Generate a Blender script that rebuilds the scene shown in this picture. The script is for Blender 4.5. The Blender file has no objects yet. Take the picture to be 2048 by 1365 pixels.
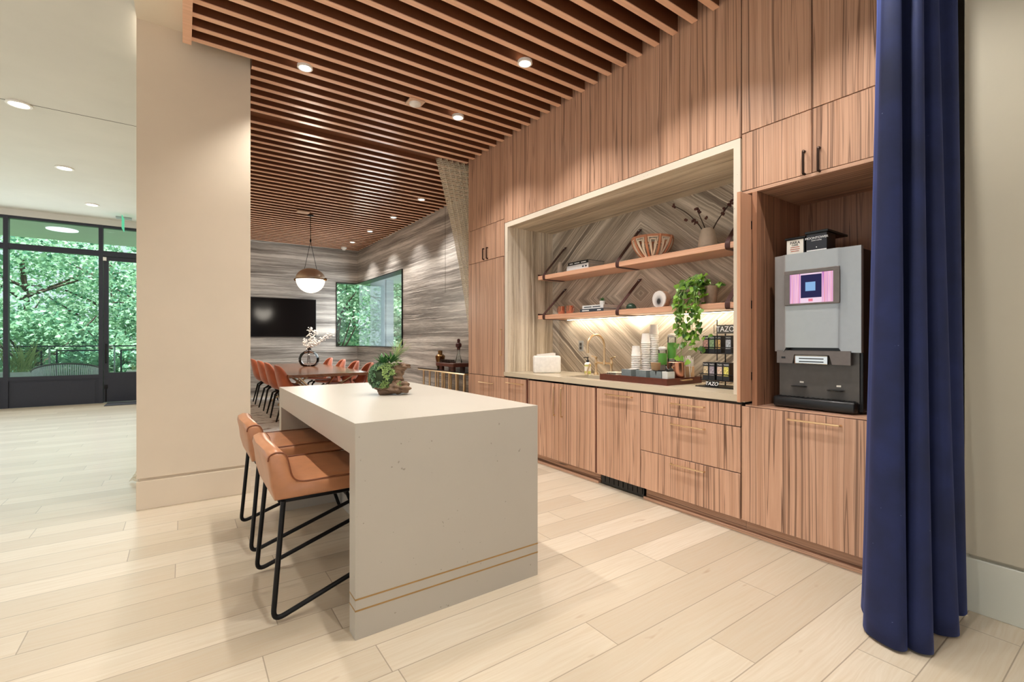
import bpy, bmesh, math, random
from mathutils import Vector, Matrix
R = math.radians
PI = math.pi
random.seed(7)
SC = bpy.context.scene
COL = SC.collection

# ------------------------------------------------------------ camera
cam_d = bpy.data.cameras.new('camera')
cam = bpy.data.objects.new('camera', cam_d)
COL.objects.link(cam)
cam_d.sensor_width = 36.0
cam_d.lens = 941.0 / 2048.0 * 36.0
cam_d.shift_y = -0.0007
cam_d.clip_start = 0.05
cam.location = (0, 0, 1.25)
cam.rotation_euler = (R(90), 0, -math.atan2(659, 941))
SC.camera = cam

# ------------------------------------------------------------ view, world, daylight
SC.view_settings.view_transform = 'Standard'
SC.view_settings.look = 'None'
SC.view_settings.gamma = 1.0
SC.view_settings.use_curve_mapping = False
SC.view_settings.exposure = 0.0
SC.cycles.transparent_max_bounces = 24

world = bpy.data.worlds.new('world')
SC.world = world
world.use_nodes = True
wn = world.node_tree
wn.nodes['Background'].inputs[0].default_value = (0.93, 0.97, 1.0, 1)
wn.nodes['Background'].inputs[1].default_value = 1.0


def lamp(name, kind, loc, energy, color=(1, 1, 1), rot=(0, 0, 0), **kw):
    d = bpy.data.lights.new(name, kind)
    d.energy = energy
    d.color = color
    for k, v in kw.items():
        setattr(d, k, v)
    o = bpy.data.objects.new(name, d)
    o.location = loc
    o.rotation_euler = rot
    COL.objects.link(o)
    return o


# sun on the trees outside (comes over the building from behind the camera)
lamp('sun', 'SUN', (0, 0, 20), 17.0, (1, 0.97, 0.92), (R(22), 0, R(-25)), angle=R(3))
# fill lamps added behind and to the left of the camera, no windows there
lamp('fill_rear', 'AREA', (-1.0, -3.6, 2.0), 4, (1.0, 0.98, 0.95), (R(84), 0, R(-8)), shape='RECTANGLE', size=6, size_y=3)
lamp('fill_side', 'AREA', (-5.6, 4.0, 2.0), 5, (0.95, 0.98, 1.0), (R(90), 0, R(-90)), shape='RECTANGLE', size=9, size_y=3)
lamp('daylight_glass', 'AREA', (-2.6, 12.2, 1.9), 60, (0.90, 0.97, 1.0), (R(90), 0, R(180)), shape='RECTANGLE', size=4, size_y=3)
lamp('daylight_dining', 'AREA', (3.45, 10.3, 1.9), 45, (0.9, 0.97, 1.0), (R(90), 0, R(90)), shape='RECTANGLE', size=2.6, size_y=1.4)

# ------------------------------------------------------------ node helpers


def srgb(r, g, b):
    def f(c):
        c /= 255.0
        return c / 12.92 if c <= 0.04045 else ((c + 0.055) / 1.055) ** 2.4
    return (f(r), f(g), f(b), 1)


class NT:
    def __init__(self, name):
        self.m = bpy.data.materials.new(name)
        self.m.use_nodes = True
        self.t = self.m.node_tree
        self.t.nodes.clear()
        self.out = self.t.nodes.new('ShaderNodeOutputMaterial')

    def set(self, sock, v):
        if isinstance(v, bpy.types.NodeSocket):
            self.t.links.new(v, sock)
        elif v is not None:
            try:
                sock.default_value = v
            except Exception:
                sock.default_value = tuple(v)[:3]

    def n(self, typ, ins=None, out=0, **props):
        nd = self.t.nodes.new('ShaderNode' + typ)
        for k, v in props.items():
            setattr(nd, k, v)
        for k, v in (ins or {}).items():
            self.set(nd.inputs[k], v)
        return nd.outputs[out]

    def math(self, op, a, b=0.0, c=None):
        nd = self.t.nodes.new('ShaderNodeMath')
        nd.operation = op
        self.set(nd.inputs[0], a)
        self.set(nd.inputs[1], b)
        if c is not None:
            self.set(nd.inputs[2], c)
        return nd.outputs[0]

    def xyz(self, x, y, z):
        return self.n('CombineXYZ', {0: x, 1: y, 2: z})

    def pos(self):
        g = self.t.nodes.new('ShaderNodeNewGeometry')
        s = self.t.nodes.new('ShaderNodeSeparateXYZ')
        self.t.links.new(g.outputs['Position'], s.inputs[0])
        return s.outputs[0], s.outputs[1], s.outputs[2]

    def objpos(self):
        g = self.t.nodes.new('ShaderNodeTexCoord')
        s = self.t.nodes.new('ShaderNodeSeparateXYZ')
        self.t.links.new(g.outputs['Object'], s.inputs[0])
        return s.outputs[0], s.outputs[1], s.outputs[2]

    def rnd(self):
        return self.n('ObjectInfo', out=5)

    def noise(self, vec, scale=1.0, detail=3.0, rough=0.55, dist=0.0):
        return self.n('TexNoise', {'Vector': vec, 'Scale': scale, 'Detail': detail, 'Roughness': rough, 'Distortion': dist})

    def ramp(self, fac, stops, interp='LINEAR'):
        nd = self.t.nodes.new('ShaderNodeValToRGB')
        cr = nd.color_ramp
        cr.interpolation = interp
        while len(cr.elements) < len(stops):
            cr.elements.new(0.5)
        for e, (p, c) in zip(cr.elements, stops):
            e.position = p
            e.color = c if not isinstance(c, (int, float)) else (c, c, c, 1)
        self.set(nd.inputs[0], fac)
        return nd.outputs[0]

    def mix(self, fac, a, b, mode='MIX'):
        nd = self.t.nodes.new('ShaderNodeMix')
        nd.data_type = 'RGBA'
        nd.blend_type = mode
        self.set(nd.inputs[0], fac)
        self.set(nd.inputs[6], a)
        self.set(nd.inputs[7], b)
        return nd.outputs[2]

    def bump(self, h, strength=0.2, dist=0.01):
        return self.n('Bump', {'Height': h, 'Strength': strength, 'Distance': dist})

    def bsdf(self, color, rough=0.5, metal=0.0, normal=None, **ins):
        nd = self.t.nodes.new('ShaderNodeBsdfPrincipled')
        self.set(nd.inputs['Base Color'], color)
        self.set(nd.inputs['Roughness'], rough)
        self.set(nd.inputs['Metallic'], metal)
        if normal is not None:
            self.set(nd.inputs['Normal'], normal)
        for k, v in ins.items():
            self.set(nd.inputs[k.replace('_', ' ')], v)
        return nd.outputs[0]

    def done(self, sh):
        self.t.links.new(sh, self.out.inputs[0])
        return self.m


def plain(name, rgb, rough=0.5, metal=0.0, var=0.06, scale=30.0, **ins):
    """solid colour with a faint procedural mottling"""
    k = NT(name)
    c = srgb(*rgb)
    x, y, z = k.objpos()
    nz = k.noise(k.xyz(x, y, z), scale, 3)
    d = tuple(max(0, v * (1 - var)) for v in c[:3]) + (1,)
    l = tuple(min(1, v * (1 + var)) for v in c[:3]) + (1,)
    return k.done(k.bsdf(k.ramp(nz, [(0.3, d), (0.7, l)]), rough, metal, **ins))


def emis(name, rgb, strength):
    k = NT(name)
    return k.done(k.n('Emission', {0: srgb(*rgb), 1: strength}))


def glassy(name, tint=(1, 1, 1), gloss=1.0, rough=0.0):
    """thin clear glass: transparent with fresnel reflection"""
    k = NT(name)
    tr = k.n('BsdfTransparent', {0: tuple(tint) + (1,)})
    gl = k.n('BsdfGlossy', {0: (1, 1, 1, 1), 1: rough})
    fr = k.n('LayerWeight', {0: 0.25}, out=0)
    f = k.math('MULTIPLY', fr, gloss)
    mx = k.n('MixShader', {0: f, 1: tr, 2: gl})
    return k.done(mx)


def zebrano(name, mode='vert', light=(212, 170, 143), mid=(184, 141, 114), dark=(84, 54, 40), rough=0.36, lines=1.0):
    k = NT(name)
    x, y, z = k.pos()
    r = k.rnd()
    if mode == 'vert':
        ac, al = k.math('ADD', x, y), z
    elif mode == 'alongY':
        ac, al = k.math('ADD', x, z), y
    else:                                                    # along X
        ac, al = k.math('ADD', y, z), x
    ac = k.math('ADD', ac, k.math('MULTIPLY', r, 7.3))
    al2 = k.math('ADD', al, k.math('MULTIPLY', r, 3.1))
    warp = k.noise(k.xyz(k.math('MULTIPLY', ac, 2.2), k.math('MULTIPLY', al2, 0.5), 0), 1.0, 2)
    w = k.math('ADD', ac, k.math('MULTIPLY', warp, 0.06))
    n1 = k.noise(k.xyz(k.math('MULTIPLY', w, 24.0), k.math('MULTIPLY', al2, 0.22), r), 1.0, 1.0, 0.5)
    tri = k.math('PINGPONG', k.math('MULTIPLY', n1, 11.0), 0.5)      # contour lines -> streaks and cathedrals
    line = k.ramp(tri, [(0.0, 1.0), (0.05, 0.8), (0.12, 0.0)])
    msk = k.noise(k.xyz(k.math('MULTIPLY', w, 9.0), k.math('MULTIPLY', al2, 0.3), 4), 1.0, 2)
    line = k.math('MULTIPLY', line, k.ramp(msk, [(0.35, 0.25), (0.6, 1.0)]))
    n2 = k.noise(k.xyz(k.math('MULTIPLY', w, 62.0), k.math('MULTIPLY', al2, 0.14), 6), 1.0, 1.0, 0.5)
    line = k.math('MAXIMUM', line, k.ramp(n2, [(0.61, 0.0), (0.66, 0.62), (0.75, 0.8)]))
    grain = k.noise(k.xyz(k.math('MULTIPLY', ac, 260.0), k.math('MULTIPLY', al, 5.0), 0), 1.0, 2)
    tone = k.noise(k.xyz(k.math('MULTIPLY', w, 30.0), k.math('MULTIPLY', al2, 0.25), 2), 1.0, 3)
    f = k.math('ADD', k.math('MULTIPLY', tone, 0.8), k.math('MULTIPLY', grain, 0.35))
    base = k.ramp(f, [(0.36, srgb(*mid)), (0.72, srgb(*light))])
    colr = k.mix(k.math('MULTIPLY', line, 0.92 * lines), base, srgb(*dark))
    return k.done(k.bsdf(colr, rough, normal=k.bump(grain, 0.05, 0.002)))


def oakfloor():
    k = NT('pale oak plank floor')
    x, y, z = k.pos()
    W = 0.19
    row = k.math('FLOOR', k.math('DIVIDE', y, W))
    fy = k.math('FRACT', k.math('DIVIDE', y, W))
    wn1 = k.n('TexWhiteNoise', {'W': row}, out=0, noise_dimensions='1D')
    L = 1.55
    sx = k.math('ADD', k.math('DIVIDE', x, L), k.math('MULTIPLY', wn1, 7.0))
    seg = k.math('FLOOR', sx)
    fx = k.math('FRACT', sx)
    pid = k.n('TexWhiteNoise', {'Vector': k.xyz(row, seg, 0)}, out=0, noise_dimensions='2D')
    gy = k.math('MINIMUM', fy, k.math('SUBTRACT', 1.0, fy))
    gx = k.math('MULTIPLY', k.math('MINIMUM', fx, k.math('SUBTRACT', 1.0, fx)), L / W)
    gap = k.ramp(k.math('MINIMUM', gy, gx), [(0.0, 1.0), (0.006, 0.8), (0.016, 0.0)])
    off = k.math('MULTIPLY', pid, 31.0)
    wr = k.noise(k.xyz(k.math('MULTIPLY', x, 1.3), k.math('MULTIPLY', y, 5), off), 1.0, 3)
    gr = k.noise(k.xyz(k.math('ADD', k.math('MULTIPLY', x, 3.0), off), k.math('ADD', k.math('MULTIPLY', y, 90.0), k.math('MULTIPLY', wr, 9.0)), off), 1.0, 4, 0.6)
    base = k.ramp(pid, [(0.0, srgb(192, 178, 158)), (0.5, srgb(206, 193, 173)), (1.0, srgb(218, 206, 188))])
    c = k.mix(k.ramp(gr, [(0.3, 0.0), (0.75, 0.55)]), base, srgb(190, 167, 136))
    kn = k.noise(k.xyz(k.math('MULTIPLY', x, 7.0), k.math('MULTIPLY', y, 22.0), off), 1.0, 1)
    c = k.mix(k.ramp(kn, [(0.74, 0.0), (0.84, 0.55)]), c, srgb(160, 126, 96))
    c = k.mix(k.math('MULTIPLY', gap, 0.7), c, srgb(110, 90, 70))
    h = k.math('SUBTRACT', gr, k.math('MULTIPLY', gap, 2.0))
    return k.done(k.bsdf(c, k.ramp(gr, [(0.2, 0.27), (0.8, 0.38)]), normal=k.bump(h, 0.06, 0.004)))


def travertine(name, mode, stops, yc=0.0, zc=0.0, rough=0.35, freq=1.0):
    k = NT(name)
    x, y, z = k.pos()
    if mode == 'horiz':
        l, a = z, k.math('ADD', x, y)
    elif mode == 'vert':
        l, a = k.math('ADD', x, y), z
    elif mode == 'alongY':
        l, a = k.math('ADD', x, z), y
    else:                                                    # concentric diamonds
        dy = k.math('ABSOLUTE', k.math('SUBTRACT', y, yc))
        dz = k.math('ABSOLUTE', k.math('SUBTRACT', z, zc))
        l = k.math('ADD', k.math('MULTIPLY', dy, 0.62), k.math('MULTIPLY', dz, 0.785))
        a = k.math('SUBTRACT', k.math('MULTIPLY', dy, 0.785), k.math('MULTIPLY', dz, 0.62))
    wa = k.noise(k.xyz(k.math('MULTIPLY', a, 1.1), k.math('MULTIPLY', l, 2.0), 0), 1.0, 4, 0.6)
    wb = k.noise(k.xyz(k.math('MULTIPLY', a, 7.0), k.math('MULTIPLY', l, 9.0), 3), 1.0, 3)
    lw = k.math('ADD', l, k.math('ADD', k.math('MULTIPLY', wa, 0.07), k.math('MULTIPLY', wb, 0.012)))
    s1 = k.noise(k.xyz(k.math('MULTIPLY', lw, 5.5 * freq), k.math('MULTIPLY', a, 0.22), 0), 1.0, 4, 0.62)
    s2 = k.noise(k.xyz(k.math('MULTIPLY', lw, 48.0 * freq), k.math('MULTIPLY', a, 0.7), 5), 1.0, 3, 0.6)
    s3 = k.noise(k.xyz(k.math('MULTIPLY', lw, 230.0 * freq), k.math('MULTIPLY', a, 6.0), 9), 1.0, 2, 0.6)
    s4 = k.noise(k.xyz(k.math('MULTIPLY', lw, 22.0 * freq), k.math('MULTIPLY', a, 0.35), 13), 1.0, 2, 0.5)
    cd, cm, cl = [srgb(*q) for q in stops]
    f = k.math('ADD', k.math('MULTIPLY', s1, 0.85), k.math('MULTIPLY', s3, 0.22))
    c = k.ramp(f, [(0.38, cd), (0.54, cm), (0.70, cl)])
    c = k.mix(k.ramp(s2, [(0.55, 0.0), (0.68, 0.75)]), c, cl)
    c = k.mix(k.ramp(s2, [(0.30, 0.7), (0.43, 0.0)]), c, cd)
    c = k.mix(k.ramp(s4, [(0.62, 0.0), (0.68, 0.8), (0.72, 0.1)]), c, cl)
    c = k.mix(k.ramp(s4, [(0.30, 0.1), (0.34, 0.7), (0.39, 0.0)]), c, cd)
    pit = k.noise(k.xyz(k.math('MULTIPLY', lw, 150.0), k.math('MULTIPLY', a, 40.0), 1), 1.0, 2)
    c = k.mix(k.ramp(pit, [(0.66, 0.0), (0.76, 0.6)]), c, srgb(96, 84, 72))
    return k.done(k.bsdf(c, rough, normal=k.bump(f, 0.08, 0.004)))


def speckle(name, rgb, rough=0.3, bump=0.0):
    k = NT(name)
    x, y, z = k.pos()
    v = k.xyz(x, y, z)
    c = srgb(*rgb)
    big = k.noise(v, 1.6, 4)
    base = k.ramp(big, [(0.3, tuple(a * 0.95 for a in c[:3]) + (1,)), (0.7, c)])
    sp = k.noise(v, 55.0, 1.0)
    base = k.mix(k.ramp(sp, [(0.76, 0.0), (0.80, 0.5)]), base, srgb(110, 96, 80))
    return k.done(k.bsdf(base, rough))


def plasterm(name, rgb, rough=0.6):
    k = NT(name)
    x, y, z = k.pos()
    v = k.xyz(x, y, z)
    c = srgb(*rgb)
    n1 = k.noise(v, 2.0, 5, 0.6)
    return k.done(k.bsdf(k.ramp(n1, [(0.25, tuple(a * 0.93 for a in c[:3]) + (1,)), (0.75, c)]), rough, normal=k.bump(k.noise(v, 60, 3), 0.03, 0.003)))


def velvet():
    k = NT('navy velvet')
    x, y, z = k.pos()
    lint = k.noise(k.xyz(x, y, z), 60.0, 1.0)
    n1 = k.noise(k.xyz(x, y, z), 5.0, 4)
    c = k.ramp(n1, [(0.3, srgb(13, 23, 58)), (0.7, srgb(22, 34, 80))])
    c = k.mix(k.ramp(lint, [(0.80, 0.0), (0.83, 0.6)]), c, srgb(120, 130, 165))
    return k.done(k.bsdf(c, 0.85, Sheen_Weight=0.35, Sheen_Roughness=0.3, Sheen_Tint=srgb(90, 110, 190)))


def meshcloth():
    k = NT('cream crochet mesh')
    uv = k.n('UVMap')
    s = k.t.nodes.new('ShaderNodeSeparateXYZ')
    k.t.links.new(uv, s.inputs[0])
    rowi = k.math('FLOOR', k.math('MULTIPLY', s.outputs[1], 150.0))
    fu2 = k.math('FRACT', k.math('ADD', k.math('MULTIPLY', s.outputs[0], 62.0), k.math('MULTIPLY', rowi, 0.5)))
    fv = k.math('FRACT', k.math('MULTIPLY', s.outputs[1], 150.0))
    du = k.math('ABSOLUTE', k.math('SUBTRACT', fu2, 0.5))
    dv = k.math('ABSOLUTE', k.math('SUBTRACT', fv, 0.5))
    hole = k.math('MULTIPLY', k.math('LESS_THAN', du, 0.22), k.math('LESS_THAN', dv, 0.25))
    nz = k.noise(k.xyz(s.outputs[0], s.outputs[1], 0), 80, 2)
    c = k.ramp(nz, [(0.3, srgb(224, 212, 186)), (0.7, srgb(246, 239, 222))])
    b = k.bsdf(c, 0.7, normal=k.bump(dv, 0.25, 0.006))
    b = k.n('MixShader', {0: 0.5, 1: b, 2: k.n('BsdfTranslucent', {0: c})})
    return k.done(k.n('MixShader', {0: hole, 1: b, 2: k.n('BsdfTransparent')}))


def rugm():
    k = NT('abstract rug')
    x, y, z = k.pos()
    w = k.noise(k.xyz(k.math('MULTIPLY', x, 1.2), k.math('MULTIPLY', y, 2.0), 0), 1.0, 3)
    n1 = k.noise(k.xyz(k.math('MULTIPLY', x, 1.6), k.math('ADD', k.math('MULTIPLY', y, 7.0), k.math('MULTIPLY', w, 4.0)), 0), 1.0, 4, 0.65)
    c = k.ramp(n1, [(0.33, srgb(72, 62, 58)), (0.39, srgb(140, 110, 90)), (0.43, srgb(225, 222, 218)), (0.60, srgb(246, 245, 242)), (0.64, srgb(96, 90, 90)), (0.69, srgb(235, 232, 228))])
    return k.done(k.bsdf(c, 0.95))


def leafm(name, a, b, rough=0.45, trans=0.0):
    k = NT(name)
    x, y, z = k.pos()
    nz = k.noise(k.xyz(x, y, z), 9.0, 2)
    nz2 = k.noise(k.xyz(x, y, z), 0.9, 2)
    isl = k.n('NewGeometry', out=8)
    f = k.math('ADD', k.math('MULTIPLY', nz, 0.25), k.math('ADD', k.math('MULTIPLY', nz2, 0.35), k.math('MULTIPLY', isl, 0.5)))
    c = k.ramp(f, [(0.25, srgb(*a)), (0.85, srgb(*b))])
    sh = k.bsdf(c, rough)
    if trans > 0:
        tl = k.n('BsdfTranslucent', {0: c})
        sh = k.n('MixShader', {0: trans, 1: sh, 2: tl})
    return k.done(sh)


def brushed(name, rgb, rough=0.3, axis='z'):
    k = NT(name)
    x, y, z = k.pos()
    v = k.xyz(k.math('MULTIPLY', x, 3.0), k.math('MULTIPLY', y, 3.0), k.math('MULTIPLY', z, 400.0)) if axis == 'z' else k.xyz(k.math('MULTIPLY', x, 300), k.math('MULTIPLY', y, 300), z)
    nz = k.noise(v, 1.0, 2)
    c = srgb(*rgb)
    return k.done(k.bsdf(k.ramp(nz, [(0.3, tuple(a * 0.93 for a in c[:3]) + (1,)), (0.7, c)]), rough, 1.0))


def screenm():
    """the lit picture on the coffee machine's touch screen: pink stripes left and right, dark panel between"""
    k = NT('touch screen picture')
    uv = k.n('UVMap')
    s = k.t.nodes.new('ShaderNodeSeparateXYZ')
    k.t.links.new(uv, s.inputs[0])
    u, v = s.outputs[0], s.outputs[1]
    st = k.noise(k.xyz(k.math('MULTIPLY', u, 28.0), k.math('MULTIPLY', v, 0.3), 0), 1.0, 2)
    pink = k.ramp(st, [(0.35, srgb(190, 120, 190)), (0.5, srgb(250, 200, 225)), (0.65, srgb(225, 140, 160))])
    mid = k.math('MULTIPLY', k.math('GREATER_THAN', u, 0.26), k.math('LESS_THAN', u, 0.74))
    dark = k.math('MULTIPLY', mid, k.math('MULTIPLY', k.math('GREATER_THAN', v, 0.17), k.math('LESS_THAN', v, 0.95)))
    c = k.mix(mid, pink, srgb(245, 215, 235))
    c = k.mix(dark, c, srgb(48, 46, 82))
    bx = k.math('MULTIPLY', k.math('LESS_THAN', k.math('ABSOLUTE', k.math('SUBTRACT', u, 0.485)), 0.115), k.math('LESS_THAN', k.math('ABSOLUTE', k.math('SUBTRACT', v, 0.55)), 0.15))
    c = k.mix(bx, c, srgb(140, 180, 225))
    rd = k.math('MULTIPLY', k.math('LESS_THAN', k.math('ABSOLUTE', k.math('SUBTRACT', u, 0.49)), 0.05), k.math('LESS_THAN', k.math('ABSOLUTE', k.math('SUBTRACT', v, 0.09)), 0.045))
    c = k.mix(rd, c, srgb(235, 130, 150))
    return k.done(k.n('Emission', {0: c, 1: 1.0}))


M = {}
M['floor'] = oakfloor()
M['wood'] = zebrano('zebrano veneer')
M['woodY'] = zebrano('zebrano veneer laid flat', 'alongY', rough=0.4)
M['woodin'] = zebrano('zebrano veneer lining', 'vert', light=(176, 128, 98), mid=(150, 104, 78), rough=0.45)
M['woodplain'] = zebrano('plain cedar board', 'alongY', light=(226, 178, 148), mid=(208, 154, 122), lines=0.25)
M['doorwood'] = zebrano('cedar door back', 'vert', light=(212, 164, 132), mid=(196, 144, 112), lines=0.1)
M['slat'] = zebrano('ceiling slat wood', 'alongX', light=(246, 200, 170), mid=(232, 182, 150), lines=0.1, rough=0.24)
M['blade'] = plain('slat side with painted shade', (110, 64, 38), 0.5)  # slat sides: the shade between slats is put into this darker brown
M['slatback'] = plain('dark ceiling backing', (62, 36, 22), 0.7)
M['band'] = plain('brown ceiling board', (112, 66, 38), 0.5)
TRG = [(98, 92, 87), (158, 151, 144), (222, 216, 208)]
TRB = [(134, 116, 96), (208, 192, 168), (244, 234, 216)]
TRD = [(104, 93, 83), (178, 165, 148), (242, 233, 218)]
M['travh'] = travertine('grey banded travertine', 'horiz', TRG)
M['travv'] = travertine('beige banded travertine upright', 'vert', TRB, freq=1.4)
M['travy'] = travertine('beige banded travertine flat', 'alongY', TRB, freq=1.2)
M['travd'] = travertine('bookmatched travertine diamond', 'diamond', TRD, 2.963, 1.697, freq=1.1)
M['travedge'] = speckle('pale travertine edge', (226, 214, 196), 0.4)
M['quartz'] = speckle('greige quartz', (182, 174, 161), 0.4)
M['counter'] = speckle('pale quartz worktop', (206, 192, 168), 0.25)
M['cream'] = plasterm('cream plaster', (222, 206, 184))
M['soffit'] = plasterm('cream soffit paint', (236, 224, 204))
M['lobbyceil'] = plasterm('white ceiling paint', (222, 220, 214))
M['taupe'] = plasterm('taupe wall paint', (188, 180, 160))
M['sage'] = plasterm('pale base board paint', (206, 206, 192))
M['groove'] = plain('shadow gap', (70, 62, 54), 0.8)
M['leather'] = plain('tan leather', (174, 118, 82), 0.3, var=0.10, scale=14)
M['piping'] = plain('dark leather seam', (120, 66, 36), 0.5)
M['rustv'] = plain('rust velvet', (186, 96, 58), 0.7, var=0.16, scale=9, Sheen_Weight=0.5)
M['black'] = plain('black metal', (24, 23, 24), 0.35, 0.6)
M['blackp'] = plain('black plastic', (20, 20, 22), 0.28)
M['dkgrey'] = plain('dark grey plastic', (88, 84, 80), 0.35, 0.3)
M['bezel'] = plain('warm grey bezel', (116, 108, 104), 0.35, 0.4)
M['steel'] = plain('silver machine panel', (176, 180, 182), 0.32, 0.45, var=0.02)
M['brass'] = brushed('satin brass', (232, 204, 164), 0.28, 'y')
M['inlay'] = plain('brass inlay', (170, 136, 88), 0.4, 0.5)
M['bronze'] = plain('dark bronze', (58, 40, 30), 0.4, 0.6)
M['bronzev'] = brushed('bronze glaze', (130, 96, 60), 0.25)
M['copper'] = brushed('hammered copper', (206, 154, 136), 0.22)
M['strap'] = plain('dark brown leather strap', (70, 36, 32), 0.5)
M['white'] = plain('white ceramic', (238, 234, 228), 0.4)
M['paper'] = plain('white paper cup', (236, 230, 222), 0.7, var=0.03)
M['kraft'] = plain('kraft paper', (208, 170, 128), 0.8)
M['stone'] = plain('blue grey stoneware', (112, 122, 124), 0.6, var=0.12)
M['marble'] = plain('pale marble', (212, 212, 206), 0.3, var=0.12, scale=12)
M['vasew'] = plain('oatmeal ceramic', (205, 192, 176), 0.55)
M['potg'] = plain('grey taupe clay', (150, 134, 118), 0.7, var=0.15)
M['terra'] = plain('terracotta', (196, 134, 100), 0.6)
M['terrain'] = plain('cream glaze', (235, 218, 196), 0.5)
M['traywood'] = plain('dark red mahogany', (92, 46, 34), 0.3, var=0.12)
M['navy'] = velvet()
M['mesh'] = meshcloth()
M['rug'] = rugm()
M['tv'] = plain('black screen glass', (20, 17, 17), 0.12, var=0.02, Specular_IOR_Level=0.12)
M['walnut'] = zebrano('walnut table top', 'alongY', light=(142, 96, 68), mid=(112, 72, 50), dark=(60, 36, 24), rough=0.18, lines=0.4)
M['frame'] = plain('charcoal window frame', (50, 52, 62), 0.4, 0.3)
M['glass'] = glassy('window glass', (0.88, 0.98, 0.975), 0.4)
M['glass2'] = glassy('dining window glass', (0.92, 0.985, 0.98), 0.4)
M['clear'] = glassy('clear glass', (0.93, 0.95, 0.95), 1.0)
M['smoke'] = glassy('smoky glass', (0.92, 0.92, 0.93), 1.0)
M['pottb'] = leafm('pothos leaf', (30, 76, 34), (140, 186, 60), 0.3, 0.25)
M['succ'] = leafm('succulent green', (30, 66, 48), (132, 172, 126), 0.5)
M['succd'] = leafm('agave green', (28, 74, 44), (84, 138, 70), 0.4)
M['succl'] = leafm('pale succulent', (84, 122, 62), (184, 204, 130), 0.5)
M['drift'] = plain('driftwood', (118, 92, 70), 0.6, var=0.35, scale=40)
M['stem'] = plain('brown stem', (58, 40, 32), 0.8)
M['pod'] = plain('dried seed pod', (84, 46, 40), 0.7, var=0.3)
M['whitefl'] = plain('white blossom', (240, 236, 232), 0.7)
M['tree'] = leafm('tree leaf', (52, 116, 92), (186, 218, 180), 0.6, 0.45)
M['tree2'] = leafm('tree leaf pale', (80, 146, 116), (218, 238, 208), 0.6, 0.45)
M['bark'] = plain('bark', (74, 60, 48), 0.9, var=0.2)
M['grassb'] = leafm('ornamental grass blade', (110, 140, 90), (190, 200, 140), 0.6, 0.3)
M['concrete'] = plasterm('pale blue grey concrete', (222, 230, 238), 0.7)
M['ground'] = plasterm('terrace paving', (170, 170, 166), 0.8)
M['lawn'] = leafm('lawn', (70, 110, 60), (120, 150, 90), 0.9)
M['rope'] = plain('grey woven rope', (214, 214, 216), 0.8)
M['lens'] = emis('downlight lens', (255, 250, 240), 12.0)
M['ledstrip'] = emis('led strip', (255, 238, 206), 9.0)
M['globe'] = emis('lit opal globe', (255, 244, 226), 2.2)
M['exit'] = emis('exit sign edge', (120, 235, 180), 0.8)
M['screen'] = screenm()
M['label'] = plain('paper label', (228, 222, 210), 0.7, var=0.02)
M['ink'] = plain('printed black', (28, 26, 26), 0.6)
M['inkred'] = plain('printed red brown', (176, 86, 60), 0.6)
M['inkw'] = plain('printed white', (240, 240, 238), 0.6, var=0.01)
M['bookw'] = plain('pale book cover', (214, 214, 214), 0.6)
M['bookb'] = plain('black book cover', (30, 30, 34), 0.5)
M['bookn'] = plain('slate book cover', (52, 62, 72), 0.5)
M['pages'] = plain('book pages', (190, 182, 170), 0.8)
M['agate'] = None
M['soap'] = plain('yellow green soap', (206, 204, 110), 0.3)
M['green'] = leafm('green leaf band', (50, 120, 40), (110, 170, 70), 0.5)
M['teabox'] = plain('tea box black card', (34, 36, 42), 0.45)
for nm, rgb in dict(tea_a=(196, 150, 140), tea_b=(140, 168, 128), tea_c=(222, 180, 120), tea_d=(176, 180, 186), tea_e=(206, 186, 150), tea_f=(160, 150, 160), tea_g=(232, 190, 170), tea_h=(232, 208, 110)).items():
    M[nm] = plain('tea picture ' + nm[-1], rgb, 0.5, var=0.5, scale=90)


def agatem():
    k = NT('agate slice')
    x, y, z = k.objpos()
    r = k.math('SQRT', k.math('ADD', k.math('MULTIPLY', y, y), k.math('POWER', k.math('SUBTRACT', z, 0.055), 2.0)))
    an = k.math('ARCTAN2', k.math('SUBTRACT', z, 0.055), y)
    sp = k.noise(k.xyz(k.math('MULTIPLY', an, 9.0), 0, 0), 1.0, 3)
    f = k.math('ADD', r, k.math('MULTIPLY', k.math('SUBTRACT', sp, 0.5), 0.03))
    c = k.ramp(k.math('MULTIPLY', f, 10.0), [(0.10, srgb(28, 28, 30)), (0.2, srgb(52, 52, 56)), (0.34, srgb(170, 168, 168)), (0.62, srgb(226, 222, 218))])
    return k.done(k.bsdf(c, 0.25))


M['agate'] = agatem()

# ------------------------------------------------------------ mesh helpers
ORG = {}


def nb():
    return bmesh.new()


def box(bm, x0, x1, y0, y1, z0, z1, bev=0.0, seg=2):
    vs = [bm.verts.new((x, y, z)) for z in (z0, z1) for x, y in ((x0, y0), (x1, y0), (x1, y1), (x0, y1))]
    fs = [bm.faces.new([vs[i] for i in q]) for q in ((3, 2, 1, 0), (4, 5, 6, 7), (0, 1, 5, 4), (1, 2, 6, 5), (2, 3, 7, 6), (3, 0, 4, 7))]
    if bev > 0:
        es = set(e for f in fs for e in f.edges)
        bmesh.ops.bevel(bm, geom=list(es), offset=bev, segments=seg, affect='EDGES', profile=0.5)
    return vs


def xform(bm, start, mat):
    vs = list(bm.verts)[start:]
    bmesh.ops.transform(bm, matrix=mat, verts=vs)


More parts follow.
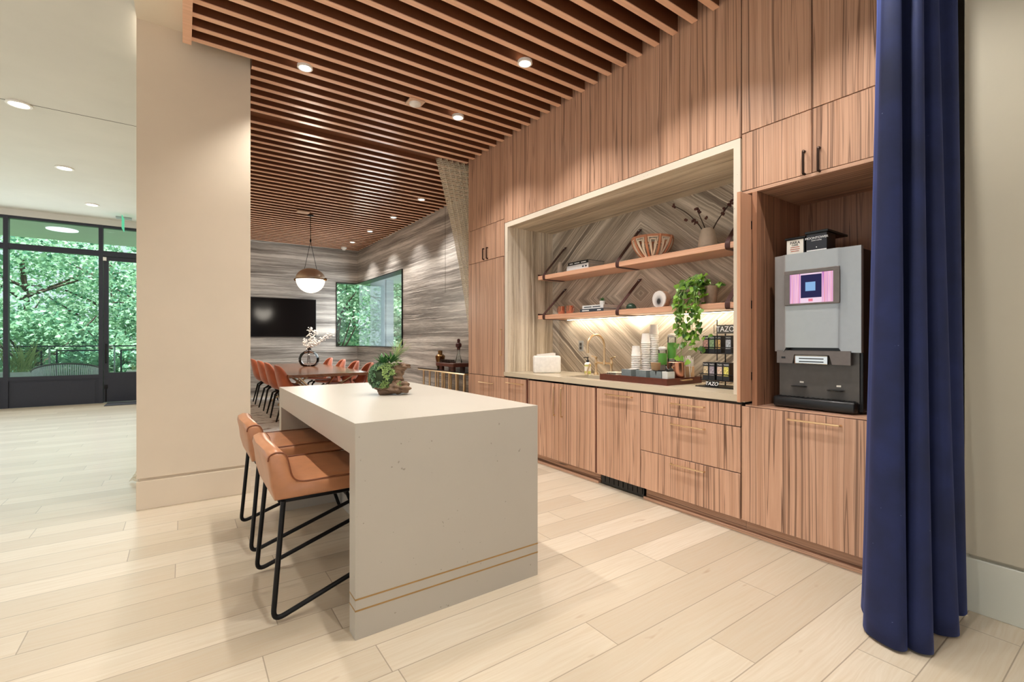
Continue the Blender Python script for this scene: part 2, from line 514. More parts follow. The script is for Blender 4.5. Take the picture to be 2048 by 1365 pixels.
def lathe(bm, prof, c=(0, 0, 0), seg=24, axis='z', cap=True):
    rings = []
    for r, h in prof:
        ring = []
        for i in range(seg):
            a = 2 * PI * i / seg
            p = (r * math.cos(a), r * math.sin(a), h)
            if axis == 'x':
                p = (h, p[0], p[1])
            elif axis == 'y':
                p = (p[1], h, p[0])
            ring.append(bm.verts.new((c[0] + p[0], c[1] + p[1], c[2] + p[2])))
        rings.append(ring)
    for a, b in zip(rings, rings[1:]):
        for i in range(seg):
            j = (i + 1) % seg
            bm.faces.new((a[i], a[j], b[j], b[i]))
    if cap:
        bm.faces.new(rings[0][::-1])
        bm.faces.new(rings[-1])


def cyl(bm, c, r, h, seg=20, axis='z'):
    lathe(bm, [(r, 0), (r, h)], c, seg, axis)


def tube(bm, pts, r, seg=8, r1=None, closed=False):
    pts = [Vector(p) for p in pts]
    n = len(pts)
    rings = []
    up = None
    for i, p in enumerate(pts):
        if closed:
            t = (pts[(i + 1) % n] - pts[i - 1]).normalized()
        else:
            t = (pts[min(i + 1, n - 1)] - pts[max(i - 1, 0)]).normalized()
        if up is None:
            up = Vector((0, 0, 1)) if abs(t.z) < 0.9 else Vector((1, 0, 0))
        s = t.cross(up)
        if s.length < 1e-5:
            s = t.orthogonal()
        s.normalize()
        up = s.cross(t).normalized()
        rr = r if r1 is None else r + (r1 - r) * i / max(1, n - 1)
        rings.append([bm.verts.new(p + rr * (math.cos(2 * PI * k / seg) * s + math.sin(2 * PI * k / seg) * up)) for k in range(seg)])
    rng = range(n) if closed else range(n - 1)
    for i in rng:
        a, b = rings[i], rings[(i + 1) % n]
        for k in range(seg):
            j = (k + 1) % seg
            bm.faces.new((a[k], a[j], b[j], b[k]))
    if not closed:
        bm.faces.new(rings[0][::-1])
        bm.faces.new(rings[-1])


def smooth_path(pts, n=8, closed=False):
    P = [Vector(p) for p in pts]
    out = []
    m = len(P)
    rng = range(m) if closed else range(m - 1)
    for i in rng:
        p0 = P[i - 1] if (closed or i > 0) else P[i]
        p1 = P[i]
        p2 = P[(i + 1) % m]
        p3 = P[(i + 2) % m] if closed else P[min(i + 2, m - 1)]
        for k in range(n):
            t = k / n
            out.append(0.5 * ((2 * p1) + (-p0 + p2) * t + (2 * p0 - 5 * p1 + 4 * p2 - p3) * t * t + (-p0 + 3 * p1 - 3 * p2 + p3) * t ** 3))
    if not closed:
        out.append(P[-1].copy())
    return out


def fillet(pts, rad, n=5):
    """polyline with rounded corners"""
    P = [Vector(p) for p in pts]
    out = [P[0]]
    for a, b, c in zip(P, P[1:], P[2:]):
        d1, d2 = (a - b), (c - b)
        r = min(rad, d1.length * 0.45, d2.length * 0.45)
        s, e = b + d1.normalized() * r, b + d2.normalized() * r
        for k in range(n + 1):
            t = k / n
            out.append((1 - t) ** 2 * s + 2 * t * (1 - t) * b + t * t * e)
    out.append(P[-1])
    return out


def prism(bm, poly, y0, y1, axis='y'):
    """closed outline (u,w) extruded; axis y: (u,w)->(x,z); axis x: ->(y,z); axis z: ->(x,y)"""
    def mk(u, w, t):
        return {'y': (u, t, w), 'x': (t, u, w), 'z': (u, w, t)}[axis]
    a = [bm.verts.new(mk(u, w, y0)) for u, w in poly]
    b = [bm.verts.new(mk(u, w, y1)) for u, w in poly]
    n = len(poly)
    for i in range(n):
        j = (i + 1) % n
        bm.faces.new((a[i], a[j], b[j], b[i]))
    bm.faces.new(a[::-1])
    bm.faces.new(b)


def ball(bm, c, r, sub=2, sx=1, sy=1, sz=1):
    m = Matrix.Translation(c) @ Matrix.Diagonal((sx, sy, sz, 1))
    bmesh.ops.create_icosphere(bm, subdivisions=sub, radius=r, matrix=m)


def setp(o, label=None, cat=None, group=None, kind=None):
    if label:
        o['label'] = label
    if cat:
        o['category'] = cat
    if group:
        o['group'] = group
    if kind:
        o['kind'] = kind
    return o


def obj(name, bm, mat, parent=None, smooth=False, label=None, cat=None, group=None, kind=None, angle=40):
    bmesh.ops.recalc_face_normals(bm, faces=bm.faces)
    me = bpy.data.meshes.new(name)
    if parent is not None:
        org = ORG[parent.name]
    else:
        xs = [v.co.x for v in bm.verts]
        ys = [v.co.y for v in bm.verts]
        zs = [v.co.z for v in bm.verts]
        org = Vector(((min(xs) + max(xs)) / 2, (min(ys) + max(ys)) / 2, min(zs)))
    bmesh.ops.translate(bm, vec=-org, verts=bm.verts)
    bm.to_mesh(me)
    bm.free()
    me.materials.append(M[mat] if isinstance(mat, str) else mat)
    o = bpy.data.objects.new(name, me)
    COL.objects.link(o)
    if smooth:
        me.polygons.foreach_set('use_smooth', [True] * len(me.polygons))
        me.set_sharp_from_angle(angle=R(angle))
    if parent is not None:
        o.parent = parent
    else:
        o.location = org
    ORG[o.name] = org
    return setp(o, label, cat, group, kind)


def thing(name, loc, label, cat, group=None, kind=None):
    o = bpy.data.objects.new(name, None)
    o.empty_display_size = 0.1
    o.location = loc
    COL.objects.link(o)
    ORG[o.name] = Vector(loc)
    return setp(o, label, cat, group, kind)


def dup(root, loc, rotz=0.0, label=None, group=None):
    def cp(o, par):
        c = o.copy()
        COL.objects.link(c)
        if par is not None:
            c.parent = par
        for ch in [q for q in list(bpy.data.objects) if q.parent == o]:
            cp(ch, c)
        return c
    r = cp(root, None)
    r.location = loc
    r.rotation_euler = (0, 0, rotz)
    if label:
        r['label'] = label
    if group:
        r['group'] = group
    return r


def text_mesh(bm, body, size, place, extr=0.0006, align='CENTER'):
    """lettering turned into mesh; place(x, y, z)->world"""
    cu = bpy.data.curves.new('lettering', 'FONT')
    cu.body = body
    cu.size = size
    cu.extrude = extr
    cu.align_x = align
    cu.align_y = 'CENTER'
    o = bpy.data.objects.new('lettering', cu)
    COL.objects.link(o)
    dg = bpy.context.evaluated_depsgraph_get()
    me = bpy.data.meshes.new_from_object(o.evaluated_get(dg))
    st = len(bm.verts)
    bm.from_mesh(me)
    bm.verts.ensure_lookup_table()
    for v in list(bm.verts)[st:]:
        v.co = Vector(place(*v.co))
    bpy.data.objects.remove(o)
    bpy.data.curves.remove(cu)
    bpy.data.meshes.remove(me)


def facing_negx(X, Y, Z, wid=1.0):
    return lambda x, y, z: (X - z, Y - x * wid, Z + y)


def S(name, bm, mat, parent=None, label=None, **kw):
    o = obj(name, bm, mat, parent, **kw)
    if parent is None:
        o['kind'] = 'structure'
    if label:
        o['label'] = label
    return o


# ============================================================ SETTING
FX = 2.951          # plane of the cabinet fronts
WX = 3.58           # wall behind the cabinets
b = nb(); box(b, -6.5, 3.7, -4.0, 12.34, -0.06, 0.0)
S('floor', b, 'floor', label='pale oak plank floor running through lobby and kitchenette')

b = nb(); box(b, -6.5, -0.276, -4.0, 12.34, 3.66, 3.72)
S('ceiling', b, 'lobbyceil', label='flat white lobby ceiling')
b = nb()
box(b, -6.5, -0.276, 6.76, 6.768, 3.6585, 3.66)
S('trim_1', b, 'groove', label='thin joint line across the white lobby ceiling')
b = nb(); box(b, -0.276, 0.0, -4.0, 4.394, 3.608, 3.72)
S('trim_2', b, 'soffit', label='cream soffit strip beside the slatted ceiling')

# slatted ceiling: backing with each slat a part
sl = thing('ceiling', (1.8, 5.0, 3.47), 'ceiling of brown wooden slats with dark gaps', None, kind='structure')
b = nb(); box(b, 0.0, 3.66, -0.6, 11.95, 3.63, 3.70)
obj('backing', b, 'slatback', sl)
b = nb(); box(b, 0.0, 0.055, -0.6, 4.25, 3.455, 3.63)
obj('end_board', b, 'slat', sl)
b = nb(); box(b, 0.46, 3.02, 5.20, 5.40, 3.52, 3.56)
obj('flat_board', b, 'band', sl)


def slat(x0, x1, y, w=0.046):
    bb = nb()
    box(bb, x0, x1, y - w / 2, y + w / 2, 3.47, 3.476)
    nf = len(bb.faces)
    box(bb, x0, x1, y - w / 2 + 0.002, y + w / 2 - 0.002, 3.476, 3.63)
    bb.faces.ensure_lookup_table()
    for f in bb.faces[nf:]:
        f.material_index = 1  # sides take the shade-darkened colour, the bottom strip stays pale
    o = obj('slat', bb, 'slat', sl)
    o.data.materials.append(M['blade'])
    return o


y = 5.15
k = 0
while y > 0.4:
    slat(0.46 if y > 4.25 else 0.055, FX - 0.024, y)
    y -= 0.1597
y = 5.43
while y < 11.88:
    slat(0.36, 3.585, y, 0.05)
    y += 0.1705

# pillar with shadow gap and base board
b = nb(); box(b, -0.276, 0.457, 4.394, 5.1, 0.232, 3.608)
box(b, -0.262, 0.443, 4.408, 5.086, 0.205, 0.24)
S('wall_pillar', b, 'cream', label='cream plaster pillar standing beside the island')
b = nb(); box(b, -0.278, 0.459, 4.390, 5.1, 0.0, 0.210, 0.003)
S('baseboard_pillar', b, 'cream', label='tall cream base board round the pillar')

# partition between lobby and dining room, behind the pillar
b = nb(); box(b, 0.16, 0.34, 5.5, 12.3, 0.0, 3.66)
S('wall_left', b, 'cream', label='cream partition behind the pillar')

# dining room walls
WY = 11.9
b = nb()
box(b, 0.34, 3.076, WY, WY + 0.2, 0, 3.66)
box(b, 3.076, 3.78, WY, WY + 0.2, 0, 1.10)
box(b, 3.076, 3.78, WY, WY + 0.2, 2.67, 3.66)
S('wall_back', b, 'travh', label='grey banded travertine wall behind the television')
b = nb()
box(b, 3.59, 3.79, 5.16, 8.905, 0, 3.66)
box(b, 3.59, 3.79, 8.905, WY, 0, 1.10)
box(b, 3.59, 3.79, 8.905, WY, 2.67, 3.66)
S('wall_dining', b, 'travh', label='grey banded travertine wall right of the dining table')
b = nb(); box(b, 3.6, 3.8, 0.55, 5.16, 0, 3.66)
S('wall_kitchenette', b, 'taupe', label='wall behind the wooden cabinets')
b = nb()
for y0, y1, xx in ((7.06, 7.065, 3.588),):
    box(b, xx, 3.595, y0, y1, 2.05, 3.47)
S('trim_3', b, 'groove', label='upright joint in the grey travertine wall')

# right wall by the curtain
b = nb()
box(b, 2.98, 3.7, -4.0, 0.585, 0.262, 3.66)
box(b, 3.0, 3.7, -4.0, 0.57, 0.235, 0.27)
S('wall_right', b, 'taupe', label='plain taupe wall right of the navy curtain')
b = nb(); box(b, 2.976, 3.7, -4.0, 0.589, 0, 0.245, 0.003)
S('baseboard_right', b, 'sage', label='tall pale base board under the taupe wall')
b = nb(); box(b, 0.0, 3.7, -4.0, -0.6, 3.60, 3.72)
S('ceiling_entry', b, 'lobbyceil', label='white ceiling behind the slatted part')
b = nb(); box(b, 3.0, 3.66, -0.6, 0.9, 3.47, 3.66)
S('trim_4', b, 'taupe', label='wall head above the taupe wall')

# ------------------------------------------------------------ lobby glass wall
GY = 12.4
w1 = thing('window_1', (-2.0, GY, 0), 'black framed floor to ceiling lobby window with solid lower panel', None, kind='structure')
b = nb()
for x0, x1 in ((-4.02, -3.955), (-2.68, -2.615), (-1.363, -1.297)):
    box(b, x0, x1, GY - 0.06, GY + 0.06, 0, 3.545)
for x0, x1 in ((-3.955, -2.68), (-2.615, -1.363), (-1.297, 0.1)):
    box(b, x0, x1, GY - 0.055, GY + 0.055, 3.495, 3.545)
    box(b, x0, x1, GY - 0.055, GY + 0.055, 2.93, 3.035)
for x0, x1 in ((-3.955, -2.68), (-2.615, -1.363)):
    box(b, x0, x1, GY - 0.055, GY + 0.055, 0.50, 0.57)
obj('window_frame', b, 'frame', w1)
for x0, x1 in ((-3.955, -2.68), (-2.615, -1.363)):
    b = nb(); box(b, x0, x1, GY - 0.03, GY + 0.03, 0, 0.50)
    box(b, x0 + 0.05, x1 - 0.05, GY - 0.036, GY - 0.03, 0.05, 0.46)
    obj('lower_panel', b, 'frame', w1)
    b = nb(); box(b, x0, x1, GY - 0.005, GY + 0.005, 0.57, 2.93)
    obj('pane', b, 'glass', w1)
for x0, x1 in ((-3.955, -2.68), (-2.615, -1.363), (-1.297, 0.1)):
    b = nb(); box(b, x0, x1, GY - 0.005, GY + 0.005, 3.035, 3.495)
    obj('pane', b, 'glass', w1)
b = nb(); box(b, -6.5, 0.16, GY - 0.08, GY + 0.1, 3.545, 3.72)
S('wall_head', b, 'lobbyceil', label='white strip above the lobby window')
b = nb(); box(b, -6.5, -4.02, GY - 0.06, GY + 0.06, 0, 3.545)
S('wall_lobby', b, 'lobbyceil')

d1 = thing('door_1', (-0.8, GY, 0), 'black framed glass door to the terrace beside the pillar', None, kind='structure')
b = nb()
x0, x1 = -1.290, -0.33
box(b, x0, x0 + 0.075, GY - 0.03, GY + 0.03, 0.012, 2.925)
box(b, x1 - 0.075, x1, GY - 0.03, GY + 0.03, 0.012, 2.925)
box(b, x0 + 0.075, x1 - 0.075, GY - 0.03, GY + 0.03, 2.85, 2.925)
box(b, x0 + 0.075, x1 - 0.075, GY - 0.03, GY + 0.03, 0.012, 0.60)
box(b, x0 + 0.10, x1 - 0.10, GY - 0.036, GY - 0.03, 0.10, 0.56)
obj('door_frame', b, 'frame', d1)
b = nb(); box(b, x0 + 0.075, x1 - 0.075, GY - 0.005, GY + 0.005, 0.60, 2.85)
obj('pane', b, 'glass', d1)
b = nb()
tube(b, fillet([(x0 + 0.04, GY - 0.03, 1.17), (x0 + 0.04, GY - 0.09, 1.17), (x0 + 0.04, GY - 0.09, 0.80), (x0 + 0.04, GY - 0.03, 0.80)], 0.02), 0.011)
obj('door_handle', b, 'black', d1, smooth=True)
b = nb(); box(b, x0 + 0.01, x0 + 0.06, GY - 0.05, GY - 0.03, 0.28, 0.36, 0.004)
tube(b, [(x0 + 0.035, GY - 0.045, 0.02), (x0 + 0.035, GY - 0.045, 0.30)], 0.009)
obj('foot_bolt', b, 'black', d1)
b = nb(); box(b, x0 - 0.01, x0 + 0.045, GY - 0.06, GY - 0.03, 2.84, 2.91, 0.003)
obj('door_sensor', b, 'white', d1)

b = nb(); box(b, -1.22, -0.30, 11.72, 12.28, 0.0, 0.012, 0.004)
obj('door_mat', b, plain('charcoal mat', (66, 68, 76), 0.95), label='thin charcoal mat in front of the glass terrace door', cat='mat')

# ------------------------------------------------------------ dining corner window
w2 = thing('window_2', (3.59, WY, 1.1), 'frameless corner window with thin black edge in the travertine walls', None, kind='structure')
b = nb()
box(b, 3.076, 3.092, WY - 0.025, WY + 0.2, 1.10, 2.67)
box(b, 3.092, 3.575, WY - 0.025, WY + 0.2, 1.10, 1.116)
box(b, 3.092, 3.575, WY - 0.025, WY + 0.2, 2.654, 2.67)
box(b, 3.565, 3.79, 8.905, 8.925, 1.10, 2.67)
box(b, 3.565, 3.79, 8.925, WY, 1.10, 1.116)
box(b, 3.565, 3.79, 8.925, WY, 2.654, 2.67)
obj('window_frame', b, 'black', w2)
b = nb(); box(b, 3.092, 3.67, WY + 0.09, WY + 0.10, 1.116, 2.654)
obj('pane', b, 'glass2', w2)
b = nb(); box(b, 3.67, 3.68, 8.925, WY + 0.10, 1.116, 2.654)
obj('pane', b, 'glass2', w2)

# ------------------------------------------------------------ ceiling fittings
DL_G = 'recessed downlights in the slatted ceiling'


def downlight(x, y, z, r, label, group, energy, col, ang=110):
    t = thing('ceiling_downlight', (x, y, z), label, 'ceiling light', group)
    bb = nb(); lathe(bb, [(r, 0.0), (r * 1.02, -0.006), (r * 0.80, -0.008), (r * 0.72, 0.004), (r * 0.72, 0.014), (r * 1.0, 0.014), (r, 0.0)], (x, y, z), 24, cap=False)
    obj('trim_ring', bb, 'white', t, smooth=True)
    bb = nb(); cyl(bb, (x, y, z + 0.004), r * 0.72, 0.008, 20)
    obj('lens', bb, 'lens', t)
    lamp('downlight_lamp', 'SPOT', (x, y, z - 0.03), energy, col, (0, 0, 0), spot_size=R(ang), spot_blend=0.7, shadow_soft_size=0.03)
    return t


WARM = (1.0, 0.965, 0.915)
KE = 92
downlight(0.813, 4.085, 3.462, 0.058, 'small round downlight in the slats, nearest the cream pillar', None, KE, WARM)
downlight(2.236, 3.013, 3.462, 0.058, 'small round downlight in the slats, nearest the upper wooden cabinets', None, KE, WARM)
downlight(2.236, 4.126, 3.462, 0.058, 'small round downlight between the square speaker and the mesh curtain', None, KE, WARM)
for x, y in ((0.813, 2.95), (0.813, 1.84), (2.236, 1.9), (0.813, 0.73), (2.236, 0.79)):
    downlight(x, y, 3.462, 0.058, 'small round downlight in the slats above the camera side of the island', 'downlights out of frame in the slats', KE, WARM)
for i, (x, y) in enumerate(((3.071, 6.86), (3.107, 8.15), (3.114, 9.465), (3.138, 10.75))):
    downlight(x, y, 3.462, 0.058, ['downlight along the travertine wall, nearest the mesh curtain', 'second downlight along the travertine wall from the mesh curtain', 'third downlight along the travertine wall from the mesh curtain', 'farthest downlight along the travertine wall, near the smoke detector'][i], 'dining room downlights', 110, WARM, 105)
for i, (x, y) in enumerate(((-1.365, 6.808), (-1.35, 8.967), (-1.315, 11.109))):
    downlight(x, y, 3.655, 0.10, ['largest and nearest round downlight in the white lobby ceiling', 'middle one of the round downlights in the white lobby ceiling', 'round downlight in the white lobby ceiling nearest the window'][i], 'lobby downlights', 35, (1, 0.95, 0.86), 130)
for x, y in ((-1.37, 4.6), (-1.37, 2.4), (-1.37, 0.2), (0.9, -1.6), (-3.6, 3.0)):
    downlight(x, y, 3.655, 0.10, 'round downlight in the white lobby ceiling out of frame', 'lobby downlights out of frame', 35, (1, 0.95, 0.86), 130)

t = thing('ceiling_speaker', (1.773, 4.105, 3.458), 'white square fitting with round dome in the slatted ceiling', 'sensor')
b = nb(); box(b, 1.70, 1.845, 4.035, 4.175, 3.456, 3.47, 0.003)
obj('plate', b, plain('beige plate', (214, 178, 150), 0.5), t)
b = nb(); lathe(b, [(0.055, 3.456), (0.052, 3.442), (0.03, 3.430), (0.004, 3.427)], (1.773, 4.105, 0), 20)
obj('dome', b, 'white', t, smooth=True)
t = thing('smoke_detector', (3.155, 11.5, 3.44), 'small white smoke detector under slats near the far corner', 'smoke detector')
b = nb(); lathe(b, [(0.065, 3.47), (0.065, 3.445), (0.05, 3.43)], (3.155, 11.5, 0), 20)
obj('base', b, 'white', t, smooth=True)
b = nb(); lathe(b, [(0.04, 3.43), (0.036, 3.405), (0.01, 3.40)], (3.155, 11.5, 0), 16)
obj('cap', b, 'white', t, smooth=True)
b = nb(); box(b, 1.60, 1.80, 8.62, 8.74, 3.45, 3.47, 0.004)
obj('ceiling_sensor', b, plain('tan plate', (206, 170, 144), 0.5), label='flat tan plate on the slats left of the pendant cord', cat='sensor')

t = thing('exit_sign', (-0.93, 11.9, 3.3), 'green lit exit sign seen edge on under the lobby ceiling', 'exit sign')
b = nb(); box(b, -1.06, -0.82, 11.86, 11.98, 3.63, 3.66, 0.003)
obj('mount', b, 'steel', t)
b = nb(); box(b, -0.945, -0.935, 11.55, 11.95, 3.38, 3.63)
obj('panel', b, 'exit', t)

# ============================================================ ISLAND
t = thing('kitchen_island', (1.07, 2.9, 0), 'greige waterfall island with brass inlay lines on the oak floor', 'island')
IX0, IX1, IY0, IY1, IH = 0.588, 1.55, 1.975, 3.85, 0.903
b = nb()
box(b, IX0, IX1, IY0, IY1, 0.764, IH)
obj('top', b, 'quartz', t)
for y0, y1 in ((IY0, IY0 + 0.082), (IY1 - 0.082, IY1)):
    b = nb(); box(b, IX0, IX1, y0, y1, 0.0, 0.764)
    e = obj('end_panel', b, 'quartz', t)
    b = nb()
    for zz in (0.118, 0.165):
        box(b, IX0 - 0.0008, IX1 + 0.0008, y0 - 0.0008, y1 + 0.0008, zz, zz + 0.007)
    obj('brass_line', b, 'inlay', e, label='thin brass inlay lines')
b = nb(); box(b, 0.98, IX1 - 0.01, IY0 + 0.082, IY1 - 0.082, 0.0, 0.764)
obj('back_panel', b, 'quartz', t)


# ============================================================ STOOLS
def make_stool(yc, label):
    t = thing('counter_stool', (0.55, yc, 0), label, 'stool', 'tan leather counter stools at the island')
    hw = 0.275
    # leather seat with low curled back: side profile swept across y, rounded at the ends
    prof = [(0.335, 0.535), (0.86, 0.535), (0.885, 0.552), (0.885, 0.585), (0.865, 0.603), (0.60, 0.607), (0.47, 0.606), (0.425, 0.616), (0.398, 0.645), (0.375, 0.70), (0.362, 0.745), (0.345, 0.766), (0.315, 0.770), (0.290, 0.758), (0.285, 0.735), (0.298, 0.68), (0.318, 0.60)]
    bb = nb()
    rings = []
    ys = [-hw, -hw + 0.006, -hw + 0.025, -hw * 0.6, 0, hw * 0.6, hw - 0.025, hw - 0.006, hw]
    cx = sum(p[0] for p in prof) / len(prof)
    for q in ys:
        a = (abs(q) / hw)
        ins = 0.012 if a > 0.99 else (0.004 if a > 0.97 else 0)
        bow = 0.022 * (a ** 2)
        ring = []
        for i, (x, z) in enumerate(prof):
            xx, zz = x, z
            if z > 0.61:
                f = min(1, (z - 0.61) / 0.1)
                xx += bow * f
                zz -= 0.02 * f * a ** 6
            # shrink profile slightly at ends for soft edges
            n = len(prof)
            p0, p1 = Vector(prof[i - 1]), Vector(prof[(i + 1) % n])
            tn = (p1 - p0).normalized()
            nr = Vector((-tn.y, tn.x))
            xx += nr.x * ins
            zz += nr.y * ins
            ring.append(bb.verts.new((xx, yc + q, zz)))
        rings.append(ring)
    n = len(prof)
    for a, c in zip(rings, rings[1:]):
        for i in range(n):
            j = (i + 1) % n
            bb.faces.new((a[i], a[j], c[j], c[i]))
    bb.faces.new(rings[0][::-1]); bb.faces.new(rings[-1])
    s = obj('seat', bb, 'leather', t, smooth=True, angle=50)
    for sg in (-1, 1):
        bb = nb()
        pts = []
        for (x, z) in prof[2:15]:
            f = min(1, max(0, (z - 0.61) / 0.1))
            pts.append((x + 0.022 * f, yc + sg * (hw - 0.006), z + 0.001 - 0.02 * f))
        tube(bb, smooth_path(pts, 3), 0.0035, 6)
        obj('seam', bb, 'piping', s, smooth=True)
    # frame
    bb = nb()
    x0, x1 = 0.36, 0.84
    fr = fillet([(x0, yc - hw + .03, 0.526), (x1, yc - hw + .03, 0.526), (x1, yc + hw - .03, 0.526), (x0, yc + hw - .03, 0.526), (x0, yc - hw + .03, 0.526)], 0.02)
    tube(bb, fr, 0.010)
    obj('seat_frame', bb, 'black', t, smooth=True)
    for sg in (-1, 1):
        yy = yc + sg * (hw + 0.003)
        bb = nb()
        tube(bb, fillet([(0.37, yc + sg * (hw - 0.015), 0.53), (0.325, yy, 0.012), (0.93, yy, 0.215)], 0.05, 7), 0.0115, 10)
        obj('leg', bb, 'black', t, smooth=True)
        bb = nb()
        tube(bb, fillet([(0.72, yc + sg * (hw - 0.05), 0.522), (0.80, yc + sg * (hw - 0.03), 0.50), (0.965, yy - sg * 0.03, 0.012)], 0.03, 5), 0.0115, 10)
        obj('leg', bb, 'black', t, smooth=True)
    bb = nb(); tube(bb, [(0.912, yc - hw, 0.21), (0.912, yc + hw, 0.21)], 0.0105, 10)
    obj('footrest', bb, 'black', t, smooth=True)
    return t


make_stool(2.575, 'tan leather counter stool nearest the camera at the island')
make_stool(3.395, 'tan leather counter stool farther along, nearer the pillar side')


# ============================================================ CABINETS
def bar_pull_h(parent, y0, y1, z, mat='brass', X=FX):
    """horizontal bar handle on an x-facing front"""
    bb = nb()
    xo = X - 0.042
    tube(bb, fillet([(X - 0.02, y0 + .006, z), (xo, y0 + .006, z), (xo, y1 - .006, z), (X - 0.02, y1 - .006, z)], 0.004, 3), 0.0055, 8)
    return obj('handle', bb, mat, parent, smooth=True)


def bar_pull_v(parent, y, z0, z1, mat='brass', X=FX):
    bb = nb()
    xo = X - 0.042
    tube(bb, fillet([(X - 0.02, y, z0), (xo, y, z0), (xo, y, z1), (X - 0.02, y, z1)], 0.006, 3), 0.0055 if mat == 'brass' else 0.007, 8)
    return obj('handle', bb, mat, parent, smooth=True)


def front(name, parent, y0, y1, z0, z1, mat='wood', g=0.0018):
    bb = nb()
    box(bb, FX - 0.021, FX - 0.001, y0 + g, y1 - g, z0 + g, z1 - g, 0.0008, 1)
    return obj(name, bb, mat, parent)


def carcass(parent, y0, y1, z0, z1, mat='groove', x1=WX - 0.01):
    bb = nb()
    box(bb, FX, x1, y0, y1, z0, z1)
    return obj('body', bb, mat, parent)


def toe(parent, y0, y1, mat='woodY', x=3.0):
    bb = nb()
    box(bb, x, x + 0.02, y0, y1, 0.0, 0.10)
    return obj('toe_kick', bb, mat, parent)


# tall cabinet at the far end
t = thing('tall_cabinet', (3.2, 4.74, 0), 'tall zebra wood cabinet by the mesh curtain with long door', 'cabinet')
carcass(t, 4.345, 5.11, 0.10, 3.62)
b = nb(); box(b, FX - 0.021, WX, 5.11, 5.131, 0, 3.61)
obj('side_panel', b, 'wood', t)
toe(t, 4.335, 5.11)
f1 = front('door', t, 4.335, 5.112, 0.838, 2.19)
bar_pull_v(f1, 4.385, 1.085, 1.37)
f2 = front('drawer', t, 4.335, 5.112, 0.10, 0.836)
bar_pull_h(f2, 4.56, 4.865, 0.752)
f3 = front('door', t, 4.722, 5.112, 2.192, 2.60)
bar_pull_v(f3, 4.762, 2.21, 2.335, 'bronze')
f4 = front('door', t, 4.335, 4.720, 2.192, 2.60)
bar_pull_v(f4, 4.678, 2.21, 2.335, 'bronze')
front('upper_panel', t, 4.335, 5.112, 2.602, 3.61)

# base units
t = thing('base_cabinet', (3.2, 4.12, 0), 'narrow zebra wood base cabinet with brass pull next to tall cabinet', 'cabinet')
carcass(t, 3.935, 4.333, 0.10, 0.85)
toe(t, 3.93, 4.335)
f1 = front('drawer', t, 3.93, 4.333, 0.10, 0.838)
bar_pull_h(f1, 3.97, 4.285, 0.785)
b = nb(); box(b, FX - 0.012, FX + 0.01, 3.895, 3.93, 0.10, 0.85)
obj('filler_strip', b, 'traywood', t)

t = thing('sink_cabinet', (3.2, 3.40, 0), 'zebra wood base cabinet with two doors and upright brass handles under sink', 'cabinet')
carcass(t, 2.93, 3.893, 0.10, 0.70)
toe(t, 2.93, 3.895)
f1 = front('door', t, 3.413, 3.893, 0.10, 0.838)
bar_pull_v(f1, 3.467, 0.53, 0.80)
f2 = front('door', t, 2.93, 3.411, 0.10, 0.838)
bar_pull_v(f2, 3.357, 0.53, 0.80)
b = nb(); box(b, FX - 0.012, FX + 0.01, 2.912, 2.93, 0.10, 0.85)
obj('filler_strip', b, 'traywood', t)

t = thing('dishwasher', (3.2, 2.67, 0), 'narrow panelled appliance with brass pull and black vented base', 'appliance')
carcass(t, 2.437, 2.91, 0.10, 0.85)
b = nb(); box(b, 2.985, 3.0, 2.445, 2.905, 0.01, 0.115)
for i in range(9):
    box(b, 2.98, 2.985, 2.46 + i * 0.05, 2.49 + i * 0.05, 0.03, 0.09)
obj('vent_grille', b, 'blackp', t)
f1 = front('door', t, 2.437, 2.910, 0.10, 0.838)
bar_pull_h(f1, 2.51, 2.80, 0.797)

t = thing('drawer_cabinet', (3.2, 2.03, 0), 'zebra wood cabinet of three wide drawers with brass pulls', 'cabinet')
carcass(t, 1.632, 2.432, 0.10, 0.85)
toe(t, 1.632, 2.434)
for z0, z1, zh in ((0.694, 0.838, 0.79), (0.396, 0.692, 0.64), (0.10, 0.394, 0.348)):
    f1 = front('drawer', t, 1.630, 2.434, z0, z1)
    bar_pull_h(f1, 1.878, 2.155, zh)

t = thing('waste_cabinet', (3.2, 1.26, 0), 'widest zebra wood base front with long pull below coffee machine', 'cabinet')
carcass(t, 0.90, 1.625, 0.10, 0.80)
toe(t, 0.88, 1.63)
f1 = front('door', t, 0.885, 1.624, 0.10, 0.83)
bar_pull_h(f1, 1.062, 1.345, 0.785)

# baseboard strip in front of the toe kick
b = nb(); box(b, 2.972, 3.0, 0.88, 2.44, 0, 0.022)
S('baseboard_cabinets', b, 'woodY', label='low wooden strip at the foot of the cabinets')
b = nb(); box(b, 2.972, 3.0, 2.93, 5.11, 0, 0.022)
S('baseboard_sink', b, 'woodY', label='low wooden strip at the foot of the sink cabinets')

# upper cabinets over the niche
for y0, y1, lab in ((3.10, 4.333, 'wide upper zebra wood panel over the niche, next to the tall cabinet'), (2.53, 3.10, 'upper zebra wood panel over middle of the travertine niche'), (2.082, 2.53, 'narrow upper zebra wood panel over the vase end of niche'), (1.624, 2.082, 'upper zebra wood panel over niche, touching the handled double doors')):
    t = thing('upper_cabinet', (3.2, (y0 + y1) / 2, 2.55), lab, 'cabinet', 'upper cabinets over the niche')
    carcass(t, y0 + .003, y1 - .003, 2.61, 3.62)
    front('door', t, y0, y1, 2.552, 3.61)

